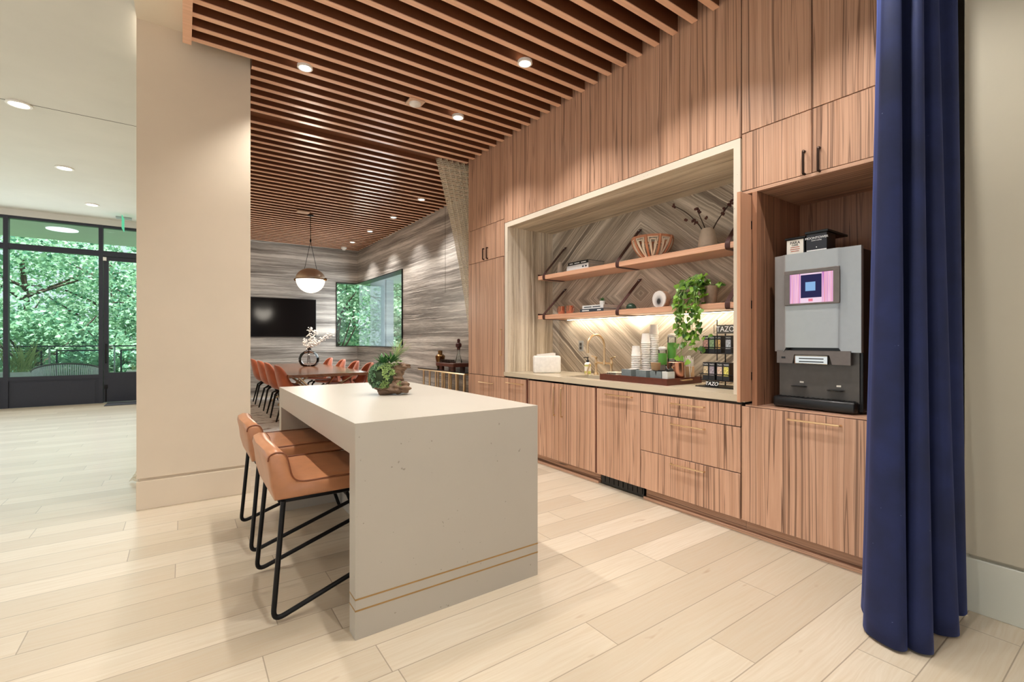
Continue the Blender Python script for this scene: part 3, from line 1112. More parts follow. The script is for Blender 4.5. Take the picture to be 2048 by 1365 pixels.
# niche of travertine
NZ0, NZ1, NY0, NY1 = 0.90, 2.546, 1.628, 4.312
t = thing('wall_niche', (3.2, 2.97, 0.9), 'travertine lined niche with pale stone edge above the worktop', 'niche', kind='structure')
b = nb(); box(b, 3.57, 3.60, NY0 + 0.05, NY1 - 0.05, 0.86, NZ1 - 0.045)
obj('back_panel', b, 'travd', t)
b = nb(); box(b, FX - 0.020, 3.57, NY1 - 0.052, NY1, NZ0, NZ1)
obj('side_panel', b, 'travv', t)
b = nb(); box(b, FX - 0.020, 3.57, NY0, NY0 + 0.044, NZ0, NZ1)
obj('side_panel', b, 'travv', t)
b = nb(); box(b, FX - 0.020, 3.57, NY0 + 0.044, NY1 - 0.052, NZ1 - 0.05, NZ1)
obj('top_panel', b, 'travy', t)
b = nb()
xa, xb = FX - 0.028, FX - 0.020
box(b, xa, xb, NY1 - 0.053, NY1, NZ0, NZ1)
box(b, xa, xb, NY0, NY0 + 0.045, NZ0, NZ1)
box(b, xa, xb, NY0 + 0.045, NY1 - 0.053, NZ1 - 0.052, NZ1)
obj('edge_trim', b, 'travedge', t)

# worktop with sink cut-out (one slab of four strips)
t = thing('worktop', (3.2, 2.97, 0.85), 'pale stone worktop running the length of the niche', 'worktop')
b = nb()
SX0, SX1, SY0, SY1 = 3.06, 3.36, 2.93, 3.46
CT = 0.90
box(b, FX - 0.026, SX0, 1.60, 4.335, 0.855, CT)
box(b, SX1, 3.568, 1.68, 4.258, 0.855, CT)
box(b, SX0, SX1, SY1, 4.258, 0.855, CT)
box(b, SX0, SX1, 1.68, SY0, 0.855, CT)
obj('slab', b, 'counter', t)
t2 = thing('sink', (3.2, 3.2, 0.7), 'undermount sink basin set in the worktop below the brass faucet', 'sink')
b = nb()
zf = 0.71
box(b, SX0 - .012, SX1 + .012, SY0 - .012, SY1 + .012, zf - 0.01, zf)
box(b, SX0 - .012, SX0 - .002, SY0 - .012, SY1 + .012, zf, 0.854)
box(b, SX1 + .002, SX1 + .012, SY0 - .012, SY1 + .012, zf, 0.854)
box(b, SX0 - .002, SX1 + .002, SY0 - .012, SY0 - .002, zf, 0.854)
box(b, SX0 - .002, SX1 + .002, SY1 + .002, SY1 + .012, zf, 0.854)
obj('basin', b, 'bezel', t2)
b = nb(); lathe(b, [(0.04, zf), (0.038, zf + 0.003), (0.01, zf + 0.003)], ((SX0 + SX1) / 2, 3.2, 0), 18)
obj('drain', b, 'brass', t2, smooth=True)

# coffee alcove
t = thing('alcove_cabinet', (3.2, 1.2, 0.83), 'open zebra wood alcove cabinet holding the coffee machine', 'cabinet')
AY0, AY1 = 0.78, 1.555
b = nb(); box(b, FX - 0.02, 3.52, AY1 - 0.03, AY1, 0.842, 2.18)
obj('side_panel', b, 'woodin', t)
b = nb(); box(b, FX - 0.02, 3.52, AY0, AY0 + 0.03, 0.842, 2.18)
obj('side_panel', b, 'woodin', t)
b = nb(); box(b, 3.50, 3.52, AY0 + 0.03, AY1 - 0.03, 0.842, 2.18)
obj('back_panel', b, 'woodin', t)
b = nb(); box(b, FX - 0.02, 3.52, AY0, 1.622, 2.18, 2.20)
obj('top_panel', b, 'woodY', t)
b = nb(); box(b, FX - 0.018, 3.52, AY0, 1.60, 0.832, 0.842)
obj('deck', b, 'woodY', t)
b = nb(); box(b, FX - 0.005, 3.5, AY1 + 0.001, AY1 + 0.003, 0.842, 2.18)
obj('pocket_lining', b, 'groove', t)
# sliding pocket door
t = thing('pocket_door', (2.83, 1.575, 0.88), 'pale wooden pocket door pulled out edge on beside the alcove', 'door')
b = nb(); box(b, 2.805, 3.30, 1.562, 1.584, 0.868, 2.165, 0.001, 1)
obj('panel', b, 'doorwood', t)
b = nb()
for zz in (1.0, 1.45, 1.95):
    box(b, 2.93, 2.96, 1.556, 1.562, zz, zz + 0.05)
obj('hinge', b, 'black', t)
# upper double doors
t = thing('upper_cabinet', (3.2, 1.2, 2.2), 'upper cabinet with dark handled double doors over the coffee machine', 'cabinet')
carcass(t, 0.785, 1.62, 2.202, 2.60)
f1 = front('door', t, 1.214, 1.622, 2.202, 2.566)
bar_pull_v(f1, 1.250, 2.205, 2.335, 'bronze')
f2 = front('door', t, 0.785, 1.212, 2.202, 2.566)
bar_pull_v(f2, 1.172, 2.200, 2.330, 'bronze')
t = thing('upper_cabinet', (3.2, 1.2, 2.57), 'topmost zebra wood cabinet pair between ceiling and handled doors', 'cabinet')
carcass(t, 0.785, 1.62, 2.61, 3.62)
front('door', t, 1.214, 1.622, 2.568, 3.61)
front('door', t, 0.785, 1.212, 2.568, 3.61)

# ============================================================ SHELVES IN THE NICHE
SHX0, SHX1 = 3.25, 3.565


def wall_shelf(zt, attach, label):
    t = thing('wall_shelf', (3.4, 2.9, zt - 0.045), label, 'shelf', 'strap hung shelves in the niche')
    bb = nb(); box(bb, SHX0, SHX1, 1.69, 4.135, zt - 0.045, zt, 0.002, 1)
    obj('board', bb, 'woodplain', t)
    bb = nb(); box(bb, SHX0 + 0.004, SHX1, 4.135, 4.143, zt - 0.03, zt + 0.018)
    obj('end_bracket', bb, 'strap', t)
    for yy in (4.03, 2.965, 1.905):
        path = fillet([(3.563, yy, attach + 0.02), (3.545, yy, attach), (SHX0 - 0.004, yy, zt + 0.004), (SHX0 - 0.004, yy, zt - 0.049), (SHX1 - 0.03, yy, zt - 0.049)], 0.03, 5)
        bb = nb()
        w, th = 0.019, 0.0022
        rings = []
        for i, p in enumerate(path):
            a = path[max(0, i - 1)]; c = path[min(len(path) - 1, i + 1)]
            d = (c - a).normalized()
            nr = Vector((-d.z, 0, d.x))
            rings.append([bb.verts.new(p + Vector((0, sy * w, 0)) + nr * sn * th) for sy, sn in ((-1, -1), (1, -1), (1, 1), (-1, 1))])
        for r0, r1 in zip(rings, rings[1:]):
            for i in range(4):
                j = (i + 1) % 4
                bb.faces.new((r0[i], r0[j], r1[j], r1[i]))
        bb.faces.new(rings[0][::-1]); bb.faces.new(rings[-1])
        s = obj('strap', bb, 'strap', t)
        bb = nb(); lathe(bb, [(0.007, 0), (0.006, -0.004), (0.002, -0.006)], (3.545, yy, attach + 0.006), 10, 'x')
        obj('rivet', bb, 'steel', s)
    return t


ZU, ZL = 1.965, 1.528
wall_shelf(ZU, 2.285, 'upper of the two cedar shelves hung on brown leather straps')
wall_shelf(ZL, 1.812, 'lower cedar shelf with glowing light strip along its underside')
t = thing('light_strip', (3.5, 2.85, 1.47), 'warm light strip glowing under the lower niche shelf', 'light strip')
b = nb(); box(b, 3.505, 3.535, 1.75, 3.95, 1.476, 1.4825)
obj('channel', b, 'steel', t)
b = nb(); box(b, 3.510, 3.530, 1.76, 3.94, 1.472, 1.476)
obj('diffuser', b, 'ledstrip', t)
lamp('strip_lamp', 'AREA', (3.50, 2.85, 1.468), 5.5, (1, 0.88, 0.70), (0, R(-12), 0), shape='RECTANGLE', size=0.03, size_y=2.2)

b = nb(); box(b, 3.564, 3.570, 3.742, 3.815, 1.13, 1.245, 0.002)
t = thing('power_outlet', (3.567, 3.778, 1.13), 'grey power outlet on the diamond stone left of the faucet', 'outlet')
obj('cover_plate', b, 'steel', t)
b = nb()
for zz in (1.15, 1.19):
    box(b, 3.561, 3.564, 3.765, 3.795, zz, zz + 0.032)
obj('socket', b, 'dkgrey', t)

# upper shelf objects
b = nb(); lathe(b, [(0.030, 0), (0.034, 0.01), (0.035, 0.06), (0.028, 0.11), (0.017, 0.145), (0.013, 0.15), (0.010, 0.145)], (3.42, 3.955, ZU), 24)
obj('bud_vase', b, 'vasew', smooth=True, label='little white bud vase at the far end of the upper shelf', cat='vase')


def book(x0, x1, y0, y1, z, h, cov, label, group, lines, ink='inkw'):
    """flat lying book with its spine towards the room"""
    t = thing('book', ((x0 + x1) / 2, (y0 + y1) / 2, z), label, 'book', group)
    bb = nb()
    box(bb, x0, x1, y0, y1, z, z + 0.003)
    box(bb, x0, x1, y0, y1, z + h - 0.003, z + h)
    box(bb, x0, x0 + 0.004, y0, y1, z + 0.003, z + h - 0.003)
    obj('cover', bb, cov, t)
    bb = nb(); box(bb, x0 + 0.004, x1 - 0.004, y0 + 0.005, y1 - 0.005, z + 0.003, z + h - 0.003)
    obj('pages', bb, 'pages', t)
    bb = nb()
    for a, c in lines:                                     # unreadable spine lettering as short bars
        box(bb, x0 - 0.0006, x0, y1 - (y1 - y0) * c, y1 - (y1 - y0) * a, z + h * 0.36, z + h * 0.64)
    obj('spine_lettering', bb, ink, t)


book(3.285, 3.53, 3.375, 3.695, ZU, 0.055, 'bookw', 'thick pale book lying under a black one on the upper shelf', 'books on the shelves', [(0.72, 0.8), (0.85, 0.93)], 'bookn')
book(3.29, 3.52, 3.385, 3.68, ZU + 0.0552, 0.034, 'bookb', 'black book lying on the pale book on the upper shelf', 'books on the shelves', [(0.08, 0.25), (0.33, 0.58), (0.66, 0.9)])
book(3.275, 3.52, 3.165, 3.485, ZL, 0.032, 'bookn', 'slate book at the bottom of the pair on the lower shelf', 'books on the shelves', [(0.1, 0.4), (0.75, 0.9)])
book(3.28, 3.51, 3.17, 3.455, ZL + 0.0322, 0.034, 'bookw', 'pale spined book lying on the slate book, lower shelf', 'books on the shelves', [(0.08, 0.45), (0.5, 0.86)], 'bookn')

# cut-out bowl
t = thing('openwork_bowl', (3.385, 2.68, ZU), 'terracotta bowl with cut out arches on the upper shelf', 'bowl')
BR, BH = 0.172, 0.185


def bowlp(a, h, r=0.0):
    f = max(0.0, min(1.0, h))
    rad = 0.07 + (BR - 0.07) * math.sin(f * PI / 2) ** 0.75 + r
    return (3.385 + rad * math.cos(a), 2.68 + rad * math.sin(a), ZU + 0.006 + f * (BH - 0.006))


b = nb()
NP = 9
lathe(b, [(BR - 0.008, BH - 0.018), (BR + 0.004, BH - 0.018), (BR + 0.006, BH), (BR - 0.008, BH + 0.001), (BR - 0.008, BH - 0.018)], (3.385, 2.68, ZU), 48, cap=False)
lathe(b, [(0.0005, 0), (0.078, 0), (0.082, 0.012), (0.0005, 0.010)], (3.385, 2.68, ZU), 32, cap=False)
for i in range(NP):
    a0 = 2 * PI * i / NP
    tube(b, [bowlp(a0, h / 10) for h in range(11)], 0.010, 8, 0.014)
obj('body', b, 'terra', t, smooth=True)
b = nb()
for i in range(NP):
    a0 = 2 * PI * (i + 0.5) / NP
    hw = PI / NP
    for f, top in ((0.70, 0.90), (0.38, 0.78)):
        pts = []
        for q in range(9):
            h = top - (top - 0.05) * q / 8
            pts.append(bowlp(a0 - hw * f * (0.25 + 0.75 * h / top), h, -0.002))
        pts += [bowlp(a0 + hw * f * (0.25 + 0.75 * (0.05 + (top - 0.05) * q / 8) / top), 0.05 + (top - 0.05) * q / 8, -0.002) for q in range(9)]
        pts.append(pts[0])
        tube(b, pts, 0.0055, 6)
obj('arches', b, 'terrain', t, smooth=True, label='cream edged inner arches')

# vase with dried pods
t = thing('vase', (3.41, 2.165, ZU), 'oatmeal vase at the coffee machine end of the upper shelf', 'vase')
b = nb(); lathe(b, [(0.062, 0), (0.070, 0.01), (0.072, 0.05), (0.064, 0.11), (0.048, 0.165), (0.044, 0.17), (0.040, 0.165)], (3.41, 2.165, ZU), 32)
obj('body', b, 'vasew', t, smooth=True)
rs = random.Random(3)
t = thing('dried_branch', (3.41, 2.165, ZU + 0.06), 'bare twigs with dried brown pods standing in the oatmeal vase', 'dried branches')
b = nb()
bp = nb()
top = Vector((3.41, 2.165, ZU + 0.14))
for pts, pods in (
    ([(3.41, 2.19, 2.08), (3.40, 2.23, 2.17), (3.38, 2.33, 2.29), (3.36, 2.43, 2.365)], [(3.36, 2.445, 2.372), (3.385, 2.275, 2.215), (3.38, 2.34, 2.235), (3.39, 2.255, 2.19)]),
    ([(3.41, 2.17, 2.08), (3.40, 2.19, 2.16), (3.38, 2.225, 2.265), (3.375, 2.235, 2.30)], [(3.375, 2.237, 2.305), (3.38, 2.222, 2.275), (3.40, 2.170, 2.225)]),
    ([(3.41, 2.145, 2.08), (3.41, 2.09, 2.17), (3.41, 2.02, 2.25), (3.41, 1.95, 2.32), (3.41, 1.92, 2.325)], [(3.41, 2.045, 2.225), (3.405, 2.03, 2.255), (3.41, 1.975, 2.275), (3.40, 1.958, 2.30), (3.41, 1.935, 2.335)]),
):
    tube(b, smooth_path(pts, 4), 0.005, 6, 0.003)
    for p in pods:
        for q in range(5):
            ball(bp, (p[0] + rs.uniform(-.011, .011), p[1] + rs.uniform(-.011, .011), p[2] + rs.uniform(-.012, .012)), rs.uniform(.007, .012), 1)
obj('twig', b, 'stem', t, smooth=True)
obj('pods', bp, 'pod', t)

# lower shelf objects


def mug(y, x, label, side):
    t = thing('mug', (x, y, ZL), label, 'mug', 'copper mugs on the lower shelf')
    bb = nb(); lathe(bb, [(0.033, 0), (0.036, 0.004), (0.036, 0.082), (0.038, 0.085), (0.034, 0.085), (0.033, 0.008), (0.001, 0.008)], (x, y, ZL), 28, cap=False)
    lathe(bb, [(0.0005, 0), (0.033, 0)], (x, y, ZL), 28, cap=False)
    obj('cup', bb, 'copper', t, smooth=True)
    bb = nb(); tube(bb, smooth_path([(x, y + side * 0.035, ZL + 0.07), (x, y + side * 0.062, ZL + 0.068), (x, y + side * 0.066, ZL + 0.035), (x, y + side * 0.036, ZL + 0.018)], 5), 0.0045, 8)
    obj('handle', bb, 'copper', t, smooth=True)


mug(3.83, 3.33, 'left one of the two copper mugs on the lower shelf', 1)
mug(3.70, 3.33, 'right one of the two copper mugs, nearer the books', -1)


def leaf_strip(bm, base, d, length, width, curve=0.2, n=5, up=Vector((0, 0, 1)), tip=1.0, cup=0.15):
    """a leaf blade as a bent, pointed strip"""
    d = Vector(d).normalized()
    s = d.cross(up)
    if s.length < 1e-4:
        s = Vector((1, 0, 0))
    s.normalize()
    nr = s.cross(d).normalized()
    prev = None
    for i in range(n + 1):
        t = i / n
        w = width * (math.sin(PI * min(1, (t * 0.86 + 0.14)) ** tip)) * 0.5
        c = Vector(base) + d * length * t + nr * length * (-curve * t * t)
        row = [bm.verts.new(c - s * w + nr * w * cup), bm.verts.new(c), bm.verts.new(c + s * w + nr * w * cup)]
        if prev:
            for k in range(2):
                bm.faces.new((prev[k], prev[k + 1], row[k + 1], row[k]))
        prev = row


t = thing('potted_succulent', (3.40, 3.30, ZL + 0.0665), 'tiny succulent in a white pot on the shelf books', 'plant')
zs = ZL + 0.0665
b = nb(); lathe(b, [(0.021, 0), (0.027, 0.045), (0.022, 0.046), (0.018, 0.03)], (3.40, 3.30, zs), 18)
obj('pot', b, 'white', t, smooth=True)
b = nb()
for i in range(22):
    a = i * 2.4
    e = 0.25 + 0.6 * (i / 22)
    leaf_strip(b, (3.40, 3.30, zs + 0.04), (math.cos(a) * (1.1 - e), math.sin(a) * (1.1 - e), e), 0.045, 0.014, 0.1, 4)
obj('leaves', b, 'succd', t, smooth=True)

t = thing('paperweight', (3.36, 2.90, ZL), 'small dark green domed ornament on a pale base, lower shelf', 'ornament')
b = nb(); lathe(b, [(0.042, 0), (0.044, 0.008), (0.036, 0.014), (0.0, 0.014)], (3.36, 2.90, ZL), 20)
obj('base', b, 'terrain', t, smooth=True)
b = nb(); lathe(b, [(0.048, 0.014), (0.046, 0.03), (0.034, 0.05), (0.016, 0.060), (0.001, 0.062)], (3.36, 2.90, ZL), 24)
obj('dome', b, plain('dark green stone', (44, 66, 52), 0.15, var=0.3), t, smooth=True)

# agate slice bookend, rotated a little
t = thing('agate_slice', (3.35, 2.575, ZL), 'round grey agate slice with dark centre standing on the lower shelf', 'ornament')
t.rotation_euler = (0, 0, R(-14))
ORG[t.name] = Vector((0, 0, 0))
rr = random.Random(5)
outl = []
for i in range(30):
    a = 2 * PI * i / 30
    r = 0.083 * (1 + 0.05 * math.sin(2 * a + 1) + rr.uniform(-.02, .02))
    outl.append((r * math.cos(a), max(0.0, 0.072 + r * 0.92 * math.sin(a) - 0.0)))
b = nb(); prism(b, outl, -0.012, -0.002, 'x')
obj('polished_face', b, 'agate', t)
b = nb(); prism(b, outl, -0.002, 0.045, 'x')
obj('rough_back', b, plain('brown agate rind', (150, 116, 92), 0.6, var=0.25), t)

# trailing pothos
PX, PY = 3.40, 2.135
t = thing('trailing_pothos', (PX, PY, ZL), 'pothos trailing over the lower shelf from a taupe pot', 'plant')
b = nb(); lathe(b, [(0.038, 0), (0.042, 0.006), (0.058, 0.14), (0.059, 0.148), (0.053, 0.148), (0.05, 0.12), (0.0, 0.12)], (PX, PY, ZL), 28)
obj('pot', b, 'potg', t, smooth=True)


def heart_leaf(bm, base, d, size, up):
    d = Vector(d).normalized(); s = d.cross(up)
    if s.length < 1e-3:
        s = Vector((0, 1, 0))
    s.normalize(); nr = s.cross(d)
    prof = [(0.0, 0.0), (-0.06, 0.24), (0.06, 0.42), (0.3, 0.44), (0.6, 0.30), (0.85, 0.12), (1.06, 0.0)]
    mid = [bm.verts.new(Vector(base) + d * size * u - nr * size * 0.22 * u * u) for u, w in ((0, 0), (0.12, 0), (0.3, 0), (0.6, 0), (0.85, 0), (1.06, 0))]
    for sg in (-1, 1):
        ed = [bm.verts.new(Vector(base) + d * size * u + s * sg * w * size + nr * size * (0.10 * w - 0.22 * u * abs(u))) for u, w in prof[1:6]]
        seq = [mid[0]] + ed + [mid[5]]
        q = [(mid[0], ed[0], ed[1], mid[1]), (mid[1], ed[1], ed[2], mid[2]), (mid[2], ed[2], ed[3], mid[3]), (mid[3], ed[3], ed[4], mid[4]), (mid[4], ed[4], mid[5])]
        for f in q:
            bm.faces.new(f if sg > 0 else f[::-1])


rp = random.Random(11)
bl = nb(); bv = nb()
vines = []
for i in range(15):
    y0 = PY + rp.uniform(0.0, 0.20)
    drop = rp.choice([0.1, 0.16, 0.2, 0.26, 0.38, 0.5])
    xf = 3.235 - rp.uniform(0, 0.04)
    pts = [(PX, PY, ZL + 0.13), ((PX + xf) / 2, (PY + y0) / 2 + .01, ZL + 0.17 + rp.uniform(0, .07)), (xf, y0, ZL + 0.10 + rp.uniform(-.03, .06)), (xf - 0.012, y0 + rp.uniform(-.02, .02), ZL - drop * 0.3), (xf - 0.005, y0 + rp.uniform(-.03, .03), ZL + 0.06 - drop)]
    vines.append(smooth_path(pts, 6))
for pts in ([(PX, PY, ZL + .13), (3.3, 2.17, ZL + .14), (3.225, 2.19, ZL + .02), (3.22, 2.175, ZL - .16), (3.225, 2.19, ZL - .36)], [(PX, PY, ZL + .13), (3.3, 2.14, ZL + .12), (3.23, 2.13, ZL + .0), (3.225, 2.12, ZL - .12), (3.225, 2.125, ZL - .25)], [(PX, PY, ZL + .13), (3.41, 2.07, ZL + .17), (3.42, 2.02, ZL + .15)]):
    vines.append(smooth_path(pts, 6))
for vn in vines:
    tube(bv, vn, 0.0022, 5)
    for j in range(3, len(vn), 2):
        p = vn[j]
        if rp.random() < 0.15:
            continue
        d = Vector((rp.uniform(-1, 0.1), rp.uniform(-.8, .8), rp.uniform(-1.0, 0.1)))
        heart_leaf(bl, p, d, rp.uniform(0.034, 0.056), Vector((-0.7, rp.uniform(-.3, .3), 0.5)))
for i in range(46):                                          # the dense head spilling from the pot
    p = (rp.uniform(3.25, 3.40), PY + rp.uniform(-0.03, 0.21), ZL + rp.uniform(0.02, 0.215))
    d = Vector((rp.uniform(-1, 0.2), rp.uniform(-.6, .9), rp.uniform(-0.9, 0.3)))
    heart_leaf(bl, p, d, rp.uniform(0.036, 0.060), Vector((-0.6, rp.uniform(-.3, .3), 0.6)))
for i in range(34):                                          # bright lower cluster
    p = (rp.uniform(3.20, 3.235), 2.185 + rp.gauss(0, 0.055), ZL - 0.22 + rp.gauss(0, 0.075))
    d = Vector((rp.uniform(-.7, 0.1), rp.uniform(-.7, .7), rp.uniform(-1, -0.1)))
    heart_leaf(bl, p, d, rp.uniform(0.036, 0.056), Vector((-0.8, rp.uniform(-.3, .3), 0.3)))
obj('vines', bv, 'succl', t, smooth=True)
obj('leaves', bl, 'pottb', t, smooth=True)

# ============================================================ ON THE WORKTOP
CT = 0.90


def rot_thing(name, loc, rot, label, cat, group=None):
    """thing whose parts are modelled round its own origin"""
    t = thing(name, loc, label, cat, group)
    t.rotation_euler = (0, 0, R(rot))
    ORG[t.name] = Vector((0, 0, 0))
    return t


t = rot_thing('towel_dispenser', (3.20, 3.92, CT), -32, 'white boxy paper towel dispenser at the far end of the worktop', 'dispenser')
b = nb(); box(b, -0.145, 0.145, -0.06, 0.06, 0.0, 0.185, 0.018, 3)
obj('body', b, 'white', t, smooth=True)
b = nb()
prism(b, [(-0.105, 0.185), (0.09, 0.185), (0.09, 0.213), (0.06, 0.214), (-0.105, 0.198)], -0.03, 0.03, 'y')
obj('paper_towel', b, 'paper', t)

# soap bottle
sx, sy = 3.47, 3.575
t = thing('soap_bottle', (sx, sy, CT), 'yellow green soap bottle with black pump left of the faucet', 'soap bottle')
b = nb(); lathe(b, [(0.031, 0), (0.034, 0.004), (0.034, 0.095)], (sx, sy, CT), 24)
obj('bottle', b, 'soap', t, smooth=True)
b = nb(); lathe(b, [(0.0345, 0.03), (0.0345, 0.078)], (sx, sy, CT), 24, cap=False)
obj('label_band', b, 'label', t, smooth=True)
b = nb(); lathe(b, [(0.034, 0.095), (0.033, 0.107), (0.022, 0.118), (0.014, 0.121)], (sx, sy, CT), 24)
obj('shoulder', b, 'white', t, smooth=True)
b = nb(); lathe(b, [(0.015, 0.121), (0.015, 0.142), (0.006, 0.144), (0.006, 0.165), (0.011, 0.167), (0.011, 0.176)], (sx, sy, CT), 16)
tube(b, [(sx, sy, CT + .170), (sx - 0.022, sy + .026, CT + .171), (sx - 0.028, sy + .032, CT + .164)], 0.0045, 8)
obj('pump', b, 'blackp', t, smooth=True)

# brass bridge faucet
t = thing('bridge_faucet', (3.45, 3.33, CT), 'brass bridge faucet with gooseneck spout behind the sink', 'faucet')
for yy in (3.435, 3.225):
    b = nb()
    lathe(b, [(0.026, 0), (0.024, 0.01), (0.012, 0.03), (0.011, 0.10), (0.015, 0.112), (0.015, 0.135), (0.010, 0.145), (0.010, 0.165), (0.014, 0.172), (0.013, 0.182)], (3.45, yy, CT), 18)
    p = obj('post', b, 'brass', t, smooth=True)
    b = nb()
    sg = 1 if yy > 3.3 else -1
    tube(b, [(3.45, yy, CT + 0.178), (3.445, yy + sg * 0.048, CT + 0.186)], 0.006, 8, 0.004)
    ball(b, (3.445, yy + sg * 0.05, CT + 0.187), 0.008, 1)
    obj('lever', b, 'brass', p, smooth=True)
b = nb()
tube(b, [(3.45, 3.435, CT + 0.122), (3.45, 3.225, CT + 0.122)], 0.009, 12)
lathe(b, [(0.015, 0.105), (0.016, 0.135), (0.012, 0.15)], (3.45, 3.32, CT), 16)
obj('bridge', b, 'brass', t, smooth=True)
b = nb()
arc = [(3.45, 3.32, CT + 0.14), (3.45, 3.32, CT + 0.29)]
for i in range(1, 13):
    a = PI * i / 12
    arc.append((3.335 + 0.115 * math.cos(a), 3.32, CT + 0.29 + 0.115 * math.sin(a)))
arc.append((3.22, 3.32, CT + 0.235))
tube(b, arc, 0.0105, 12)
lathe(b, [(0.013, 0.225), (0.013, 0.25)], (3.22, 3.32, CT), 14)
obj('spout', b, 'brass', t, smooth=True)
b = nb()
tube(b, smooth_path([(3.40, 3.475, CT + 0.10), (3.385, 3.48, CT + 0.06), (3.375, 3.49, CT + 0.02), (3.372, 3.49, CT + 0.0)], 5), 0.008, 10)
lathe(b, [(0.017, 0), (0.015, 0.012), (0.008, 0.016)], (3.372, 3.49, CT), 14)
ball(b, (3.40, 3.475, CT + 0.105), 0.012, 2)
obj('side_spray', b, 'brass', t, smooth=True)

# mahogany serving tray
TX0, TX1, TY0, TY1, TZ = 3.045, 3.50, 2.275, 2.985, CT
t = thing('serving_tray', ((TX0 + TX1) / 2, (TY0 + TY1) / 2, TZ), 'dark mahogany tray with brass handle holding the cups', 'tray')
b = nb(); box(b, TX0, TX1, TY0, TY1, TZ, TZ + 0.010)
w = 0.012
box(b, TX0, TX0 + w, TY0, TY1, TZ + 0.010, TZ + 0.052)
box(b, TX1 - w, TX1, TY0, TY1, TZ + 0.010, TZ + 0.052)
box(b, TX0 + w, TX1 - w, TY0, TY0 + w, TZ + 0.010, TZ + 0.052)
box(b, TX0 + w, TX1 - w, TY1 - w, TY1, TZ + 0.010, TZ + 0.052)
obj('body', b, 'traywood', t)
for yy, sg in ((TY0, -1), (TY1, 1)):
    b = nb()
    tube(b, fillet([(3.21, yy, TZ + .036), (3.21, yy + sg * .02, TZ + .036), (3.34, yy + sg * .02, TZ + .036), (3.34, yy, TZ + .036)], 0.004, 3), 0.0055, 8)
    obj('handle', b, 'brass', t, smooth=True)
TF = TZ + 0.0102

t = thing('napkin_stack', (3.16, 2.90, TF), 'low pile of striped napkins at the sink end of tray', 'napkins')
b = nb()
for i in range(7):
    box(b, 3.10 + 0.002 * (i % 3), 3.22 + 0.002 * (i % 2), 2.84, 2.96, TF + i * 0.0085, TF + i * 0.0085 + 0.006, 0.002, 1)
obj('napkins', b, 'terrain', t)
b = nb()
for i in range(5):
    yy = 2.852 + i * 0.022
    box(b, 3.0985, 3.0995, yy, yy + 0.009, TF, TF + 0.054)
obj('stripes', b, 'dkgrey', t)

for i, (yy, lab) in enumerate(((2.70, 'blue grey stoneware caddy nearest the sink on the tray'), (2.545, 'middle one of the three blue grey stoneware caddies'), (2.40, 'blue grey stoneware caddy with notched front, beside the marble canister'))):
    t = thing('caddy', (3.12, yy, TF), lab, 'container', 'stoneware caddies on the tray')
    b = nb()
    h = 0.094
    box(b, 3.068, 3.172, yy - .052, yy + .052, TF, TF + 0.008)
    box(b, 3.068, 3.076, yy - .052, yy + .052, TF + .008, TF + h)
    box(b, 3.164, 3.172, yy - .052, yy + .052, TF + .008, TF + h)
    box(b, 3.076, 3.164, yy - .052, yy - .044, TF + .008, TF + h)
    box(b, 3.076, 3.164, yy + .044, yy + .052, TF + .008, TF + h)
    obj('body', b, 'stone', t)
    b = nb()
    rq = random.Random(i)
    for q in range(9):
        a = rq.uniform(-.5, .5)
        box(b, 3.085 + q * 0.0085, 3.0895 + q * 0.0085, yy - .036, yy + .036, TF + .01, TF + 0.082 + rq.uniform(0, .018))
    obj('packets', b, 'paper' if i < 2 else 'blackp', t)
    if i == 2:
        b = nb(); prism(b, [(yy + .006, TF + .094), (yy - .012, TF + .094), (yy - .003, TF + .06)], 3.0672, 3.068, 'x')
        obj('notch', b, 'ink', t)

t = thing('canister', (3.12, 2.315, TF), 'square pale marble canister with black pods at tray corner', 'container')
b = nb(); box(b, 3.075, 3.165, 2.292 - .0, 2.345, TF, TF + 0.095, 0.003)
obj('body', b, 'marble', t)
b = nb()
rq = random.Random(9)
for q in range(12):
    ball(b, (rq.uniform(3.085, 3.155), rq.uniform(2.30, 2.338), TF + 0.10 + rq.uniform(0, .012)), 0.013, 1)
obj('pods', b, 'blackp', t, smooth=True)
b = nb()
tube(b, [(3.13, 2.325, TF + 0.10), (3.12, 2.34, TF + 0.135)], 0.003, 6)
obj('tongs', b, 'steel', t)


def cup_stack(x, y, n, label, r=0.041, step=0.0155, mat='paper', cover=0.055):
    """nested upside-down paper cups: one tall cup over a pile of rims"""
    t = thing('cup_stack', (x, y, TF), label, 'paper cups', 'stacks of white paper cups')
    prof = []
    z = 0.0
    bb = nb()
    for i in range(n):
        lathe(bb, [(r, z), (r + 0.0012, z + 0.002), (r, z + 0.005), (r - 0.006, z + step - 0.001)], (x, y, TF), 24, cap=False)
        z += step
    obj('rims', bb, mat, t, smooth=True)
    bb = nb()
    lathe(bb, [(r, z), (r + 0.0015, z + 0.003), (r - 0.001, z + 0.006), (r - 0.009, z + 0.088), (r - 0.009, z + 0.09), (r - 0.011, z + 0.09), (r - 0.012, z + 0.085), (0.0005, z + 0.085)], (x, y, TF), 28, cap=False)
    obj('top_cup', bb, mat, t, smooth=True)


